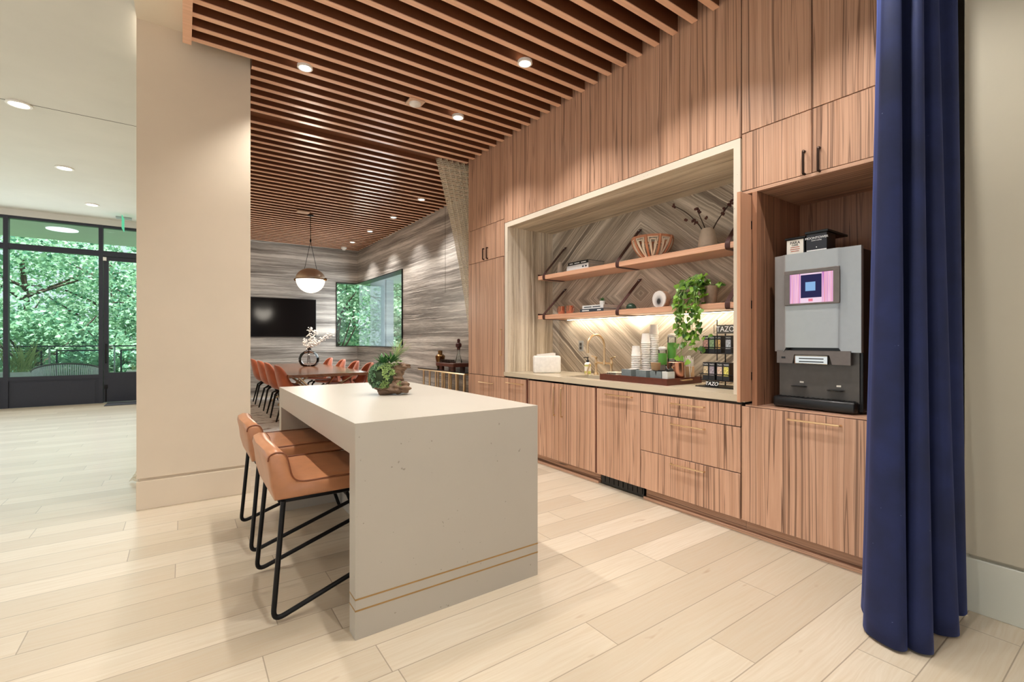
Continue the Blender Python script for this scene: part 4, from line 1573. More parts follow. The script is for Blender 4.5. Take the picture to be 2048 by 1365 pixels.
cup_stack(3.245, 2.745, 13, 'shortest stack of white paper cups, nearest the sink')
cup_stack(3.32, 2.700, 20, 'middle height stack of white paper cups on the tray')
cup_stack(3.385, 2.665, 25, 'tallest stack of white paper cups on the tray')
t = thing('kraft_cup', (3.225, 2.52, TF), 'single brown kraft cup in front of the green banded carafes', 'cup')
b = nb(); lathe(b, [(0.028, 0), (0.030, 0.002), (0.040, 0.105), (0.0425, 0.108), (0.039, 0.108), (0.029, 0.006), (0.0005, 0.006)], (3.225, 2.52, TF + 0.045), 28, cap=False)
lathe(b, [(0.0005, 0.0), (0.028, 0.0)], (3.225, 2.52, TF + 0.045), 28, cap=False)
obj('cup', b, 'kraft', t, smooth=True)
b = nb(); lathe(b, [(0.033, 0), (0.033, 0.044)], (3.225, 2.52, TF), 24)
obj('stand', b, 'paper', t, smooth=True)


def carafe(x, y, h, label):
    t = thing('carafe', (x, y, TF), label, 'carafe', 'green banded carafes on the tray')
    r = 0.034
    bb = nb(); lathe(bb, [(0.0005, 0), (r - 0.002, 0), (r, 0.004), (r, h - 0.04), (r, h - 0.01), (r - 0.003, h - 0.01), (r - 0.003, 0.006), (0.0005, 0.006)], (x, y, TF), 28, cap=False)
    obj('glass', bb, 'clear', t, smooth=True)
    bb = nb(); lathe(bb, [(r + 0.001, h * 0.48), (r + 0.0016, h * 0.49), (r + 0.0016, h * 0.82), (r + 0.001, h * 0.83)], (x, y, TF), 28, cap=False)
    obj('leaf_band', bb, 'green', t, smooth=True)
    bb = nb(); lathe(bb, [(r - 0.004, h - 0.02), (r + 0.001, h - 0.012), (r + 0.001, h), (r - 0.004, h + 0.008), (0.012, h + 0.012)], (x, y, TF), 24)
    obj('lid', bb, 'white', t, smooth=True)
    bb = nb(); lathe(bb, [(r - 0.005, 0.007), (r - 0.005, h * 0.45)], (x, y, TF), 24)
    obj('straws', bb, 'paper', t, smooth=True)


carafe(3.36, 2.555, 0.275, 'shorter clear carafe with green leaf band on the tray')
carafe(3.43, 2.515, 0.385, 'taller clear carafe with green leaf band on the tray')

t = thing('copper_canister', (3.27, 2.36, TF), 'hammered copper canister on the tray beside the kraft bag', 'canister')
cx, cy = 3.27, 2.36
b = nb(); lathe(b, [(0.0005, 0), (0.066, 0), (0.068, 0.004), (0.068, 0.158), (0.071, 0.162), (0.066, 0.164), (0.065, 0.02), (0.0005, 0.02)], (cx, cy, TF), 40, cap=False)
obj('body', b, 'copper', t, smooth=True)
b = nb()
tube(b, smooth_path([(cx - 0.069, cy - 0.015, TF + 0.13), (cx - 0.075, cy - 0.03, TF + .09), (cx - 0.073, cy - 0.022, TF + .05)], 4), 0.003, 6)
obj('clasp', b, 'brass', t, smooth=True)

t = thing('stir_stick_bag', (3.42, 2.33, TF), 'kraft bag of white straws behind the copper canister', 'bag')
b = nb(); lathe(b, [(0.045, 0), (0.046, 0.002), (0.044, 0.125), (0.041, 0.125)], (3.42, 2.335, TF), 4)
obj('bag', b, 'kraft', t)
b = nb()
rq = random.Random(4)
for q in range(34):
    x, y = 3.42 + rq.uniform(-.026, .026), 2.335 + rq.uniform(-.026, .026)
    tube(b, [(x, y, TF + .02), (x + rq.uniform(-.015, .015), y + rq.uniform(-.02, .015), TF + .195 + rq.uniform(-.02, .02))], 0.0035, 6)
o = obj('straws', b, 'paper', t, smooth=True)
o['kind'] = 'stuff'

# glass tumbler with cutting behind
t = thing('bud_glass', (3.46, 2.445, TF), 'slim glass with a green cutting behind copper canister', 'glass')
b = nb(); lathe(b, [(0.0005, 0), (0.018, 0), (0.02, 0.2), (0.0185, 0.2), (0.017, 0.006), (0.0005, 0.006)], (3.46, 2.445, TF), 20, cap=False)
obj('glass', b, 'clear', t, smooth=True)
b = nb()
for q in range(6):
    leaf_strip(b, (3.46, 2.445, TF + 0.17), (math.cos(q * 1.1) * .6, math.sin(q * 1.1) * .6, 0.8), 0.05, 0.022, 0.3)
obj('leaves', b, 'pottb', t, smooth=True)

# tea rack
t = thing('tea_rack', (3.35, 1.93, CT), 'black wire tea rack with lettered signs at the worktop end', 'rack')
RY0, RY1, RX0, RX1 = 1.76, 2.115, 3.22, 3.42
b = nb()
box(b, RX0 - 0.02, RX1, RY0, RY1 + 0.02, CT, CT + 0.006)
obj('base_plate', b, 'black', t)
for zz, n in ((CT + 0.052, 'lower'), (CT + 0.252, 'upper')):
    b = nb()
    x0, x1 = RX0 + 0.02, RX1 - 0.03
    tube(b, [(x0, RY0, zz), (x0, RY1, zz), (x1, RY1, zz), (x1, RY0, zz), (x0, RY0, zz)], 0.004, 6)
    tube(b, [(x0, RY0, zz + 0.045), (x0, RY1 + .012, zz + 0.045)], 0.0035, 6)
    for q in range(6):
        xx = x0 + (x1 - x0) * q / 5
        tube(b, [(xx, RY0, zz), (xx, RY1, zz)], 0.0025, 6)
    for yy in (RY0, RY1):
        tube(b, [(x0, yy, zz), (x0, yy, zz + 0.045), (x1, yy, zz + 0.09)], 0.003, 6)
    obj('wire_shelf', b, 'black', t)
b = nb()
tube(b, [(RX1 - 0.03, 2.005, CT), (RX1 - 0.03, 2.005, 1.37)], 0.005, 8)
tube(b, [(RX1 - 0.03, RY0, CT), (RX1 - 0.03, RY0, 1.37)], 0.005, 8)
tube(b, [(RX0 + 0.01, 1.975, CT + 0.2), (RX0 + 0.01, 1.975, 1.40)], 0.0035, 8)
obj('upright', b, 'black', t)
b = nb(); box(b, RX0 + 0.004, RX0 + 0.010, 1.835, 1.975, 1.298, 1.362, 0.001, 1)
tube(b, [(RX0 + 0.008, 1.975, 1.298), (RX0 + 0.008, 1.998, 1.298), (RX0 + 0.008, 1.998, 1.364), (RX0 + 0.008, 1.975, 1.364)], 0.002, 6)
sg = obj('header_sign', b, plain('grey sign board', (74, 72, 66), 0.5), t)
b = nb(); text_mesh(b, 'TAZO', 0.056, facing_negx(RX0 + 0.003, 1.908, 1.330, 0.92))
obj('lettering', b, 'inkw', sg, label='white TAZO lettering')
b = nb()
prism(b, [(RX0 - 0.015, CT + 0.006), (RX0 - 0.008, CT + 0.006), (RX0 + 0.010, CT + 0.048), (RX0 + 0.003, CT + 0.048)], 1.955, 2.055, 'y')
sg = obj('foot_sign', b, 'black', t)
b = nb(); text_mesh(b, 'TAZO', 0.040, lambda x, y, z: (RX0 - 0.0075 + 0.43 * y - z - 0.0007, 2.006 - x * 0.95, CT + 0.027 + y * 0.9))
obj('lettering', b, 'inkw', sg, label='white TAZO lettering')


def tea_box(y, z, pic, label, tilt=0.0):
    t = thing('tea_box', (RX0 + 0.06, y, z), label, 'tea box', 'tea boxes in the rack')
    bb = nb(); box(bb, RX0 + 0.026, RX0 + 0.10, y - .0235, y + .0235, z, z + 0.128)
    obj('carton', bb, 'teabox', t)
    bb = nb(); box(bb, RX0 + 0.025, RX0 + 0.026, y - .019, y + .019, z + 0.030, z + 0.098)
    obj('picture', bb, pic, t)
    bb = nb(); text_mesh(bb, 'TAZO', 0.0145, facing_negx(RX0 + 0.0255, y, z + 0.112))
    obj('lettering', bb, 'inkw', t)


z0 = CT + 0.0565
for q, (yy, pic, lab) in enumerate(((2.078, 'tea_e', 'tan pictured tea box, first from kraft bag on lower tier'), (2.028, 'tea_f', 'grey pictured tea box, second on lower tier'), (1.965, 'tea_g', 'pink pictured tea box, third on lower tier'), (1.914, 'tea_h', 'yellow pictured tea box at right of lower tier'))):
    tea_box(yy, z0, pic, lab)
z0 = CT + 0.2565
for q, (yy, pic, lab) in enumerate(((2.078, 'tea_a', 'reddish pictured tea box, first on upper tier'), (2.028, 'tea_b', 'green pictured tea box, second on upper tier'), (1.977, 'tea_c', 'orange pictured tea box, third on upper tier'), (1.898, 'tea_d', 'silver pictured tea box standing apart on upper tier'))):
    tea_box(yy, z0, pic, lab)
t = thing('tea_box', (3.40, 1.80, CT + .0565), 'plain orange tan carton behind the lower tier of the tea rack', 'tea box')
b = nb(); box(b, 3.30, 3.38, 1.79, 1.86, CT + 0.0565, CT + 0.18)
obj('carton', b, plain('orange tan card', (226, 166, 92), 0.6), t)

# ============================================================ COFFEE MACHINE
DZ = 0.842
t = thing('coffee_machine', (3.2, 1.23, DZ), 'silver and black bean to cup coffee machine in the alcove', 'coffee machine')
MY0, MY1 = 1.005, 1.455
b = nb(); box(b, 3.035, 3.46, MY0 - 0.005, MY1 - 0.02, DZ + 0.012, 1.752, 0.004)
obj('body', b, 'blackp', t)
st = [(MY1, 3.010), (1.405, 2.998), (1.392, 2.986), (1.378, 2.984), (1.115, 2.984), (1.10, 2.986), (1.088, 2.996), (MY0 - 0.005, 3.004)]
b = nb()


def zbot(y):
    if y > 1.385 or y < 1.10:
        return 1.182
    return 1.207


rows = []
for y, x in st:
    zb = zbot(y)
    rows.append([b.verts.new((x, y, zb)), b.verts.new((x, y, 1.766)), b.verts.new((3.034, y, 1.766)), b.verts.new((3.034, y, zb))])
for r0, r1 in zip(rows, rows[1:]):
    for i in range(4):
        b.faces.new((r0[i], r1[i], r1[(i + 1) % 4], r0[(i + 1) % 4]))
b.faces.new(rows[0]); b.faces.new(rows[-1][::-1])
obj('front_panel', b, 'steel', t, smooth=True, angle=50)
# screen surround, picture
b = nb()
a0, a1, c0, c1 = 1.091, 1.382, 1.457, 1.664
box(b, 2.972, 2.984, a0, a1, c0, 1.468, 0.003); box(b, 2.972, 2.984, a0, a1, 1.640, c1, 0.003)
box(b, 2.972, 2.984, a0, 1.122, 1.466, 1.642); box(b, 2.972, 2.984, 1.352, a1, 1.466, 1.642)
sg = obj('screen_surround', b, 'bezel', t)
b = nb()
vs = [b.verts.new((2.977, yy, zz)) for yy, zz in ((1.352, 1.468), (1.122, 1.468), (1.122, 1.640), (1.352, 1.640))]
f = b.faces.new(vs)
uvl = b.loops.layers.uv.new('UVMap')
for lp, uv in zip(f.loops, ((0, 0), (1, 0), (1, 1), (0, 1))):
    lp[uvl].uv = uv
bk = [b.verts.new((2.983, v.co.y, v.co.z)) for v in vs]
b.faces.new(bk[::-1])
for i in range(4):
    b.faces.new((vs[i], bk[i], bk[(i + 1) % 4], vs[(i + 1) % 4]))
obj('screen', b, 'screen', sg, label='lit touch screen with pink stripes')
# dispensing head
b = nb()
prism(b, [(1.435, 1.190), (1.435, 1.112), (1.345, 1.112), (1.335, 1.165), (1.150, 1.165), (1.135, 1.112), (1.045, 1.112), (1.045, 1.190)], 2.992, 3.06, 'x')
hd = obj('dispenser_head', b, 'bezel', t)
b = nb(); box(b, 2.9905, 2.992, 1.385, 1.408, 1.140, 1.152, 0.0006, 1)
obj('sensor_eye', b, 'blackp', hd)
b = nb(); box(b, 2.984, 3.05, 1.152, 1.333, 1.108, 1.164, 0.008, 3)
ch = obj('spout_cover', b, brushed('polished chrome', (226, 226, 222), 0.08), t)
b = nb()
for zz in (1.122, 1.140):
    box(b, 2.9825, 2.984, 1.175, 1.305, zz, zz + 0.006)
obj('slot', b, 'blackp', ch)
b = nb(); box(b, 3.026, 3.0345, MY0 + 0.01, 1.435, 0.90, 1.182)
obj('splash_panel', b, 'dkgrey', t)
b = nb(); box(b, 2.975, 3.09, MY0 + 0.012, 1.452, DZ + 0.006, 0.912, 0.014, 3)
obj('drip_tray', b, 'blackp', t, smooth=True)
b = nb()
for q in range(16):
    yy = 1.03 + q * 0.026
    box(b, 2.990, 3.02, yy, yy + 0.014, 0.912, 0.9145)
obj('drip_grate', b, 'black', t)
for yy, zz, lab in ((1.318, 0.972, 'left'), (1.125, 0.962, 'right')):
    b = nb(); lathe(b, [(0.012, 0), (0.04, 0.002), (0.042, 0.006), (0.03, 0.008)], (3.012, yy, zz), 24)
    obj('cup_rest', b, 'blackp', t, smooth=True)
    b = nb(); box(b, 3.0245, 3.026, yy - .022, yy + .0, zz + 0.024, zz + 0.034)
    obj('sticker', b, 'label', t)
b = nb()
for xx in (3.1, 3.4):
    for yy in (1.04, 1.40):
        cyl(b, (xx, yy, DZ), 0.018, 0.0125, 12)
obj('feet', b, 'blackp', t)
b = nb(); box(b, 3.37, 3.43, MY0 - 0.0065, MY0 - 0.005, 1.70, 1.735)
obj('side_sticker', b, 'label', t)

# bean boxes on the machine
HZ = 1.7665
t = thing('bean_hopper', (3.15, 1.39, HZ), 'bean hopper with white PARA label on top of the machine', 'bean hopper', 'bean hoppers')
b = nb(); box(b, 3.105, 3.32, 1.325, 1.432, 1.7525, 1.875, 0.002, 1)
obj('bin', b, 'blackp', t)
b = nb(); box(b, 3.098, 3.33, 1.318, 1.438, 1.875, 1.887, 0.002, 1)
obj('lid', b, 'blackp', t)
b = nb(); box(b, 3.1035, 3.105, 1.332, 1.428, 1.774, 1.872)
lb = obj('paper_label', b, 'label', t)
b = nb()
text_mesh(b, 'PARA', 0.024, facing_negx(3.103, 1.380, 1.853))
text_mesh(b, 'COFFEE', 0.011, facing_negx(3.103, 1.380, 1.838))
obj('lettering', b, 'ink', lb)
b = nb()
for zz, hw in ((1.824, 0.026), (1.812, 0.028), (1.800, 0.024)):
    box(b, 3.1028, 3.1035, 1.38 - hw, 1.38 + hw, zz, zz + 0.004)
obj('small_print', b, 'inkred', lb)
t = thing('bean_hopper', (3.15, 1.26, HZ), 'black bean hopper with MOONTOWER lettering and wide lid', 'bean hopper', 'bean hoppers')
b = nb(); box(b, 3.085, 3.20, 1.195, 1.308, 1.7525, 1.888, 0.002, 1)
obj('bin', b, 'blackp', t)
b = nb(); box(b, 3.078, 3.36, 1.188, 1.314, 1.888, 1.902, 0.002, 1)
obj('lid', b, 'blackp', t)
b = nb(); box(b, 3.0838, 3.085, 1.198, 1.305, 1.772, 1.880)
lb = obj('paper_label', b, plain('black label card', (36, 38, 46), 0.5), t)
b = nb()
text_mesh(b, 'MOONTOWER', 0.0185, facing_negx(3.0833, 1.2515, 1.860))
text_mesh(b, 'ROAST COFFEE', 0.008, facing_negx(3.0833, 1.2515, 1.845))
box(b, 3.083, 3.0838, 1.198, 1.305, 1.784, 1.790)
box(b, 3.083, 3.0838, 1.249, 1.254, 1.802, 1.807)
obj('lettering', b, 'inkw', lb)

# ============================================================ CURTAINS


def cloth(name, bottom, top, z0, z1, mat, nv=40, per=7, uv=True, mid=None, thick=0.003):
    """cloth hung between a top and a bottom plan line (both lists of (x, y) with equal counts)"""
    B = smooth_path([(x, y, 0) for x, y in bottom], per)
    T = smooth_path([(x, y, 0) for x, y in top], per)
    bb = nb()
    uvl = bb.loops.layers.uv.new('UVMap')
    n = len(B)
    L = [0.0]
    for i in range(1, n):
        L.append(L[-1] + (B[i] - B[i - 1]).length)
    rows = []
    for j in range(nv + 1):
        v = j / nv
        row = []
        for i in range(n):
            f = v if mid is None else mid(v)
            p = B[i].lerp(T[i], f)
            zb = z0(i / (n - 1)) if callable(z0) else z0
            row.append(bb.verts.new((p.x, p.y, zb + (z1 - zb) * v)))
        rows.append(row)
    for j in range(nv):
        for i in range(n - 1):
            f = bb.faces.new((rows[j][i], rows[j][i + 1], rows[j + 1][i + 1], rows[j + 1][i]))
            for lp, (a, c) in zip(f.loops, ((i, j), (i + 1, j), (i + 1, j + 1), (i, j + 1))):
                lp[uvl].uv = (L[a], c / nv)
    return bb


BOT = [(2.72, 0.90), (2.58, 0.86), (2.485, 0.812), (2.42, 0.80), (2.365, 0.765), (2.335, 0.70), (2.335, 0.648), (2.38, 0.635), (2.45, 0.69), (2.50, 0.70), (2.46, 0.66), (2.40, 0.645), (2.385, 0.60), (2.425, 0.565), (2.50, 0.60), (2.58, 0.66), (2.61, 0.635), (2.60, 0.59), (2.64, 0.545), (2.69, 0.545), (2.74, 0.60), (2.80, 0.64), (2.84, 0.60), (2.87, 0.567), (2.925, 0.566), (2.955, 0.61)]
TOP = [(2.80, 0.86), (2.68, 0.83), (2.585, 0.785), (2.55, 0.775), (2.53, 0.755), (2.535, 0.725), (2.56, 0.705), (2.60, 0.72), (2.63, 0.745), (2.655, 0.735), (2.645, 0.70), (2.635, 0.67), (2.66, 0.655), (2.69, 0.665), (2.715, 0.70), (2.74, 0.71), (2.755, 0.685), (2.755, 0.65), (2.78, 0.632), (2.81, 0.64), (2.835, 0.67), (2.86, 0.675), (2.88, 0.645), (2.89, 0.605), (2.93, 0.598), (2.96, 0.625)]
rc = random.Random(2)
b = cloth('curtain', BOT, TOP, 0.012, 3.465, 'navy', 44, 8, mid=lambda v: min(1, v * 1.25) ** 0.85)
o = obj('curtain', b, 'navy', smooth=True, angle=80, label='navy velvet floor length curtain bunched at the right of the cabinets', cat='curtain')
md = o.modifiers.new('thickness', 'SOLIDIFY'); md.thickness = 0.004

# crochet mesh curtain gathered beside the tall cabinet
N = 40
top = []; bot = []
for i in range(N + 1):
    s = i / N
    top.append((2.56 + 0.98 * s, 5.30 + 0.035 * math.sin(i * 1.9)))
    bot.append((3.035 + 0.5 * s, 5.30 + 0.03 * math.sin(i * 1.9)))


def midf(v):
    # nearly straight sweep from the tie-back height up to the track
    if v < 0.36:
        return -0.0
    return ((v - 0.36) / 0.64) ** 1.35


b = cloth('mesh_curtain', bot, top, 0.012, 3.51, 'mesh', 60, 4, mid=midf)
o = obj('mesh_curtain', b, 'mesh', smooth=True, angle=80, label='cream crochet mesh curtain swept back behind the tall cabinet', cat='curtain', group='crochet mesh curtains')
top = []; bot = []
for i in range(25):
    s = i / 24
    top.append((-0.24 + 0.42 * s, 5.30 + 0.03 * math.sin(i * 1.9)))
    bot.append((-0.385 + 0.56 * s, 5.30 + 0.03 * math.sin(i * 1.9)))
b = cloth('mesh_curtain', bot, top, 0.012, 3.51, 'mesh', 50, 4, mid=lambda v: min(1, v * 7) ** 0.6)
o = obj('mesh_curtain', b, 'mesh', smooth=True, angle=80, label='cream crochet mesh curtain hem peeking out behind the pillar', cat='curtain', group='crochet mesh curtains')

# ============================================================ ISLAND PLANTER
t = thing('succulent_arrangement', (1.10, 2.93, 0.903), 'driftwood planted with mixed succulents on the island top', 'plant')
ax, ay, az = 1.085, 2.93, 0.903
rg = random.Random(21)
b = nb()


def lump(bm, c, r, sc, seed, rough=0.18, sub=4):
    rr = random.Random(seed)
    st = len(bm.verts)
    bmesh.ops.create_icosphere(bm, subdivisions=sub, radius=1.0)
    bm.verts.ensure_lookup_table()
    ph = [rr.uniform(0, 6) for _ in range(9)]
    for v in list(bm.verts)[st:]:
        p = v.co.copy()
        d = 1 + rough * (math.sin(4 * p.x + ph[0]) * math.sin(5 * p.y + ph[1]) + 0.6 * math.sin(9 * p.z + ph[2] + 3 * p.x) + 0.4 * math.sin(13 * p.y + ph[3] + 5 * p.z))
        v.co = Vector((c[0] + p.x * r * sc[0] * d, c[1] + p.y * r * sc[1] * d, c[2] + p.z * r * sc[2] * d))


# island local frame: right in the photo is direction e, towards the camera is g
e = Vector((0.819, -0.574, 0)); g = Vector((-0.574, -0.819, 0))


def L(u, w, z):
    return Vector((ax, ay, az)) + e * u + g * w + Vector((0, 0, z))


lump(b, L(0.008, 0.0, 0.045), 0.045, (2.0, 1.7, 0.95), 1)
lump(b, L(0.075, 0.01, 0.045), 0.045, (1.4, 1.3, 0.85), 2, 0.22)
lump(b, L(0.03, 0.0, 0.115), 0.05, (1.3, 1.0, 1.2), 3, 0.2)
lump(b, L(0.088, 0.0, 0.180), 0.026, (1.7, 0.9, 0.8), 4, 0.25)
lump(b, L(0.06, 0.0, 0.150), 0.03, (1.2, 0.9, 1.2), 5, 0.25)
obj('driftwood', b, 'drift', t, smooth=True, angle=60)
b = nb(); lump(b, L(-0.034, 0.012, 0.112), 0.088, (1.0, 0.95, 0.95), 8, 0.08, 3)
obj('moss', b, plain('dark moss', (48, 62, 36), 0.9, var=0.3), t, smooth=True)


def rosette(bm, c, nrm, r, n=16, wide=0.45):
    nrm = Vector(nrm).normalized()
    a = nrm.orthogonal().normalized(); q = nrm.cross(a)
    for i in range(n):
        th = i * 2.4
        lift = i / n
        rad = r * (1 - 0.6 * lift)
        d = (a * math.cos(th) + q * math.sin(th)) * (1.05 - 0.75 * lift) + nrm * (0.25 + 0.8 * lift)
        leaf_strip(bm, c, d, rad, rad * wide, -0.12, 3, nrm, 1.0, 0.3)


b1 = nb(); b2 = nb()
for i in range(330):
    th = rg.uniform(0, 2 * PI); ph = rg.uniform(-0.75, 1.35)
    n_ = Vector((math.cos(th) * math.cos(ph), math.sin(th) * math.cos(ph), math.sin(ph)))
    dn = e * n_.x + g * n_.y + Vector((0, 0, n_.z))
    if n_.x > 0.62 and n_.z < 0.2:
        continue
    c = L(-0.033, 0.012, 0.113) + dn * 0.086
    rosette(b1 if (n_.x + 0.4 * rg.random() < 0.25) else b2, c, dn, rg.uniform(0.015, 0.028), 12)
for q in range(14):
    rosette(b2, L(0.055 + rg.uniform(-.02, .03), rg.uniform(-.02, .04), 0.20 + rg.uniform(-.03, .012)), (0.2, -0.3, 1), rg.uniform(.015, .026), 12)
for q in range(6):
    rosette(b2, L(0.082 + rg.uniform(-.012, .012), 0.04, 0.07 + rg.uniform(-.012, .012)), g + Vector((0, 0, .5)), rg.uniform(.012, .02), 10)
obj('blue_green_rosettes', b1, 'succ', t)
obj('pale_rosettes', b2, 'succl', t)
b = nb()
for c0, dd, n, ln in ((L(-0.03, 0.02, 0.185), e * 0.1 + Vector((0, 0, 1)), 26, 0.085), (L(0.015, 0.0, 0.20), e * 0.5 + Vector((0, 0, 1)), 22, 0.085)):
    for i in range(n):
        th = i * 2.4
        sp = 0.25 + 0.9 * (1 - i / n)
        d = Vector(dd).normalized() + (e * math.cos(th) + g * math.sin(th)) * sp
        leaf_strip(b, c0, d, ln * rg.uniform(.8, 1.1), 0.018, 0.12, 5, Vector((0, 0, 1)), 1.3, 0.35)
obj('agave_leaves', b, 'succd', t, smooth=True)
b = nb()
for i in range(46):
    th = rg.uniform(0, 2 * PI)
    d = Vector((0, 0, 1)) + e * 0.55 + (e * math.cos(th) + g * math.sin(th)) * rg.uniform(0.1, 0.9)
    leaf_strip(b, L(0.045, 0.0, 0.235), d, rg.uniform(0.07, 0.15), 0.0045, rg.uniform(-.1, .5), 6, Vector((0.2, 0, 1)), 1.5, 0.2)
for i in range(10):
    d = Vector((0, 0, 0.5)) + (e * rg.uniform(-1.2, 1.2) + g * rg.uniform(-1, 1))
    leaf_strip(b, L(0.0, 0.0, 0.21), d, rg.uniform(0.09, 0.15), 0.004, rg.uniform(-.2, .3), 6, Vector((0.2, 0, 1)), 1.5, 0.2)
obj('grassy_air_plant', b, 'grassb', t, smooth=True)

# ============================================================ DINING ROOM
b = nb(); box(b, 0.55, 3.35, 5.75, 11.45, 0.0, 0.012, 0.004)
obj('area_rug', b, 'rug', label='abstract brown and white rug under the dining table', cat='rug')

t = thing('dining_table', (1.82, 9.15, 0.012), 'long walnut dining table on crossed brass legs', 'table')
TX0, TX1, TYA, TYB = 1.234, 2.41, 7.27, 11.0
b = nb(); box(b, TX0, TX1, TYA, TYB, 0.712, 0.755, 0.004)
obj('tabletop', b, 'walnut', t)
for cy in (8.05, 10.2):
    for sx, sy in ((1, 1), (1, -1), (-1, 1), (-1, -1)):
        b = nb()
        tube(b, [(1.82 + sx * 0.42, cy + sy * 0.5, 0.71), (1.82 - sx * 0.34, cy - sy * 0.42 + 0.02 * sx, 0.026)], 0.016, 8)
        obj('leg', b, 'brass', t, smooth=True)


def chair_at(loc, rz, label, src=[None]):
    if src[0] is not None:
        return dup(src[0], loc, rz, label)
    t = thing('dining_chair', (0, 0, 0), label, 'chair', 'rust velvet dining chairs')
    path = smooth_path([(0.25, 0, 0.455), (0.15, 0, 0.44), (0.0, 0, 0.425), (-0.14, 0, 0.44), (-0.215, 0, 0.52), (-0.25, 0, 0.64), (-0.275, 0, 0.76), (-0.29, 0, 0.872)], 4)
    n = len(path)
    bb = nb()
    rows = []
    for i, p in enumerate(path):
        s = i / (n - 1)
        w = 0.225 + 0.055 * math.sin(PI * min(1, s * 1.4))
        if s < 0.12:
            w *= math.sqrt(max(0.2, 1 - ((0.12 - s) / 0.14) ** 2))
        if s > 0.62:
            w *= math.sqrt(max(0.04, 1 - ((s - 0.62) / 0.39) ** 2))
        a = path[max(0, i - 1)]; c = path[min(n - 1, i + 1)]
        d = (c - a).normalized()
        nr = Vector((d.z, 0, -d.x))               # towards the sitter / up
        if nr.z < 0 and s < 0.4:
            nr = -nr
        if s >= 0.4 and nr.x < 0:
            nr = -nr
        cup = 0.05 if s < 0.4 else 0.16
        cup *= (w / 0.25)
        row = []
        for k in range(13):
            q = -1 + 2 * k / 12
            row.append(bb.verts.new(p + Vector((0, w * math.sin(q * PI / 2), 0)) + nr * cup * abs(q) ** 2.2))
        rows.append(row)
    for r0, r1 in zip(rows, rows[1:]):
        for k in range(12):
            bb.faces.new((r0[k], r0[k + 1], r1[k + 1], r1[k]))
    sh = obj('shell', bb, 'rustv', t, smooth=True, angle=70)
    md = sh.modifiers.new('thickness', 'SOLIDIFY'); md.thickness = 0.035; md.offset = -1
    bb = nb(); lathe(bb, [(0.10, 0.385), (0.11, 0.40), (0.06, 0.415)], (0.0, 0, 0), 20)
    obj('seat_base', bb, 'black', t, smooth=True)
    for sx in (-1, 1):
        for sy in (-1, 1):
            bb = nb()
            tube(bb, [(sx * 0.09, sy * 0.10, 0.40), (sx * 0.145, sy * 0.18, 0.36), (sx * 0.225, sy * 0.265, 0.0)], 0.024, 8, 0.011)
            obj('leg', bb, 'black', t, smooth=True)
    src[0] = t
    t.location = loc; t.rotation_euler = (0, 0, rz)
    return t


cl = ['rust velvet chair nearest the island, on the pillar side of table', 'second rust velvet chair from the island, pillar side of table', 'third rust velvet chair from the island, pillar side of table', 'farthest rust velvet chair, under the television on the pillar side']
for yy, lab in zip((7.60, 8.60, 9.50, 10.50), cl):
    chair_at((1.38, yy, 0.0125), R(random.uniform(-3, 3)), lab)
cl = ['rust velvet chair nearest the succulents, on the window side', 'second rust velvet chair from the succulents, window side of table', 'third rust velvet chair from the succulents, window side of table', 'farthest rust velvet chair on the window side of the table']
for yy, lab in zip((7.67, 8.45, 9.30, 10.25), cl):
    chair_at((2.29, yy, 0.0125), PI + R(random.uniform(-3, 3)), lab)

# glass vase with white branches
vx, vy, vz = 1.95, 9.45, 0.755
t = thing('glass_vase', (vx, vy, vz), 'round smoky glass vase standing on the dining table', 'vase')
b = nb()
prof = [(0.0005, 0.0), (0.10, 0.0), (0.145, 0.03), (0.178, 0.10), (0.18, 0.16), (0.15, 0.235), (0.09, 0.285), (0.045, 0.305), (0.038, 0.32), (0.040, 0.35), (0.046, 0.355)]
lathe(b, prof, (vx, vy, vz), 36, cap=False)
obj('glass_body', b, 'smoke', t, smooth=True)
b = nb(); lathe(b, [(0.040, 0.315), (0.043, 0.33), (0.041, 0.345)], (vx, vy, vz), 24, cap=False)
obj('neck_band', b, 'black', t, smooth=True)
t = thing('white_branch', (vx, vy, vz + 0.05), 'white blossoming branches standing in the smoky glass vase', 'branches')
b = nb(); bf = nb()
rg = random.Random(33)
ee = Vector((0.90, -0.43, 0))
for q in range(5):
    lean = (-0.06, 0.05, 0.13, 0.24, 0.34)[q]
    hh = (0.50, 0.72, 0.66, 0.56, 0.62)[q]
    base = Vector((vx, vy, vz + 0.055)) + ee * rg.uniform(-.04, .04)
    neck = Vector((vx, vy, vz + 0.33))
    tip = Vector((vx, vy, vz)) + ee * (lean * 1.2) + Vector((rg.uniform(-.05, .05), rg.uniform(-.05, .05), hh))
    pts = smooth_path([base, neck, neck.lerp(tip, .5) + ee * rg.uniform(-.02, .02), tip], 6)
    tube(b, pts, 0.004, 6, 0.002)
    for p in pts[8:]:
        for z in range(5):
            ball(bf, p + Vector((rg.gauss(0, .026), rg.gauss(0, .026), rg.gauss(0, .024))), rg.uniform(0.009, 0.021), 1, 1, 1, 0.7)
obj('stem', b, 'stem', t)
obj('blossom', bf, 'whitefl', t)

t = thing('television', (1.75, 11.86, 1.33), 'large black wall mounted television on the travertine', 'television')
b = nb(); box(b, 0.98, 2.60, 11.825, 11.87, 1.325, 2.215, 0.004)
obj('casing', b, 'blackp', t)
b = nb(); box(b, 0.99, 2.59, 11.822, 11.825, 1.340, 2.205)
obj('screen', b, 'tv', t)
b = nb(); box(b, 1.5, 2.1, 11.87, 11.899, 1.6, 2.0)
obj('wall_bracket', b, 'black', t)

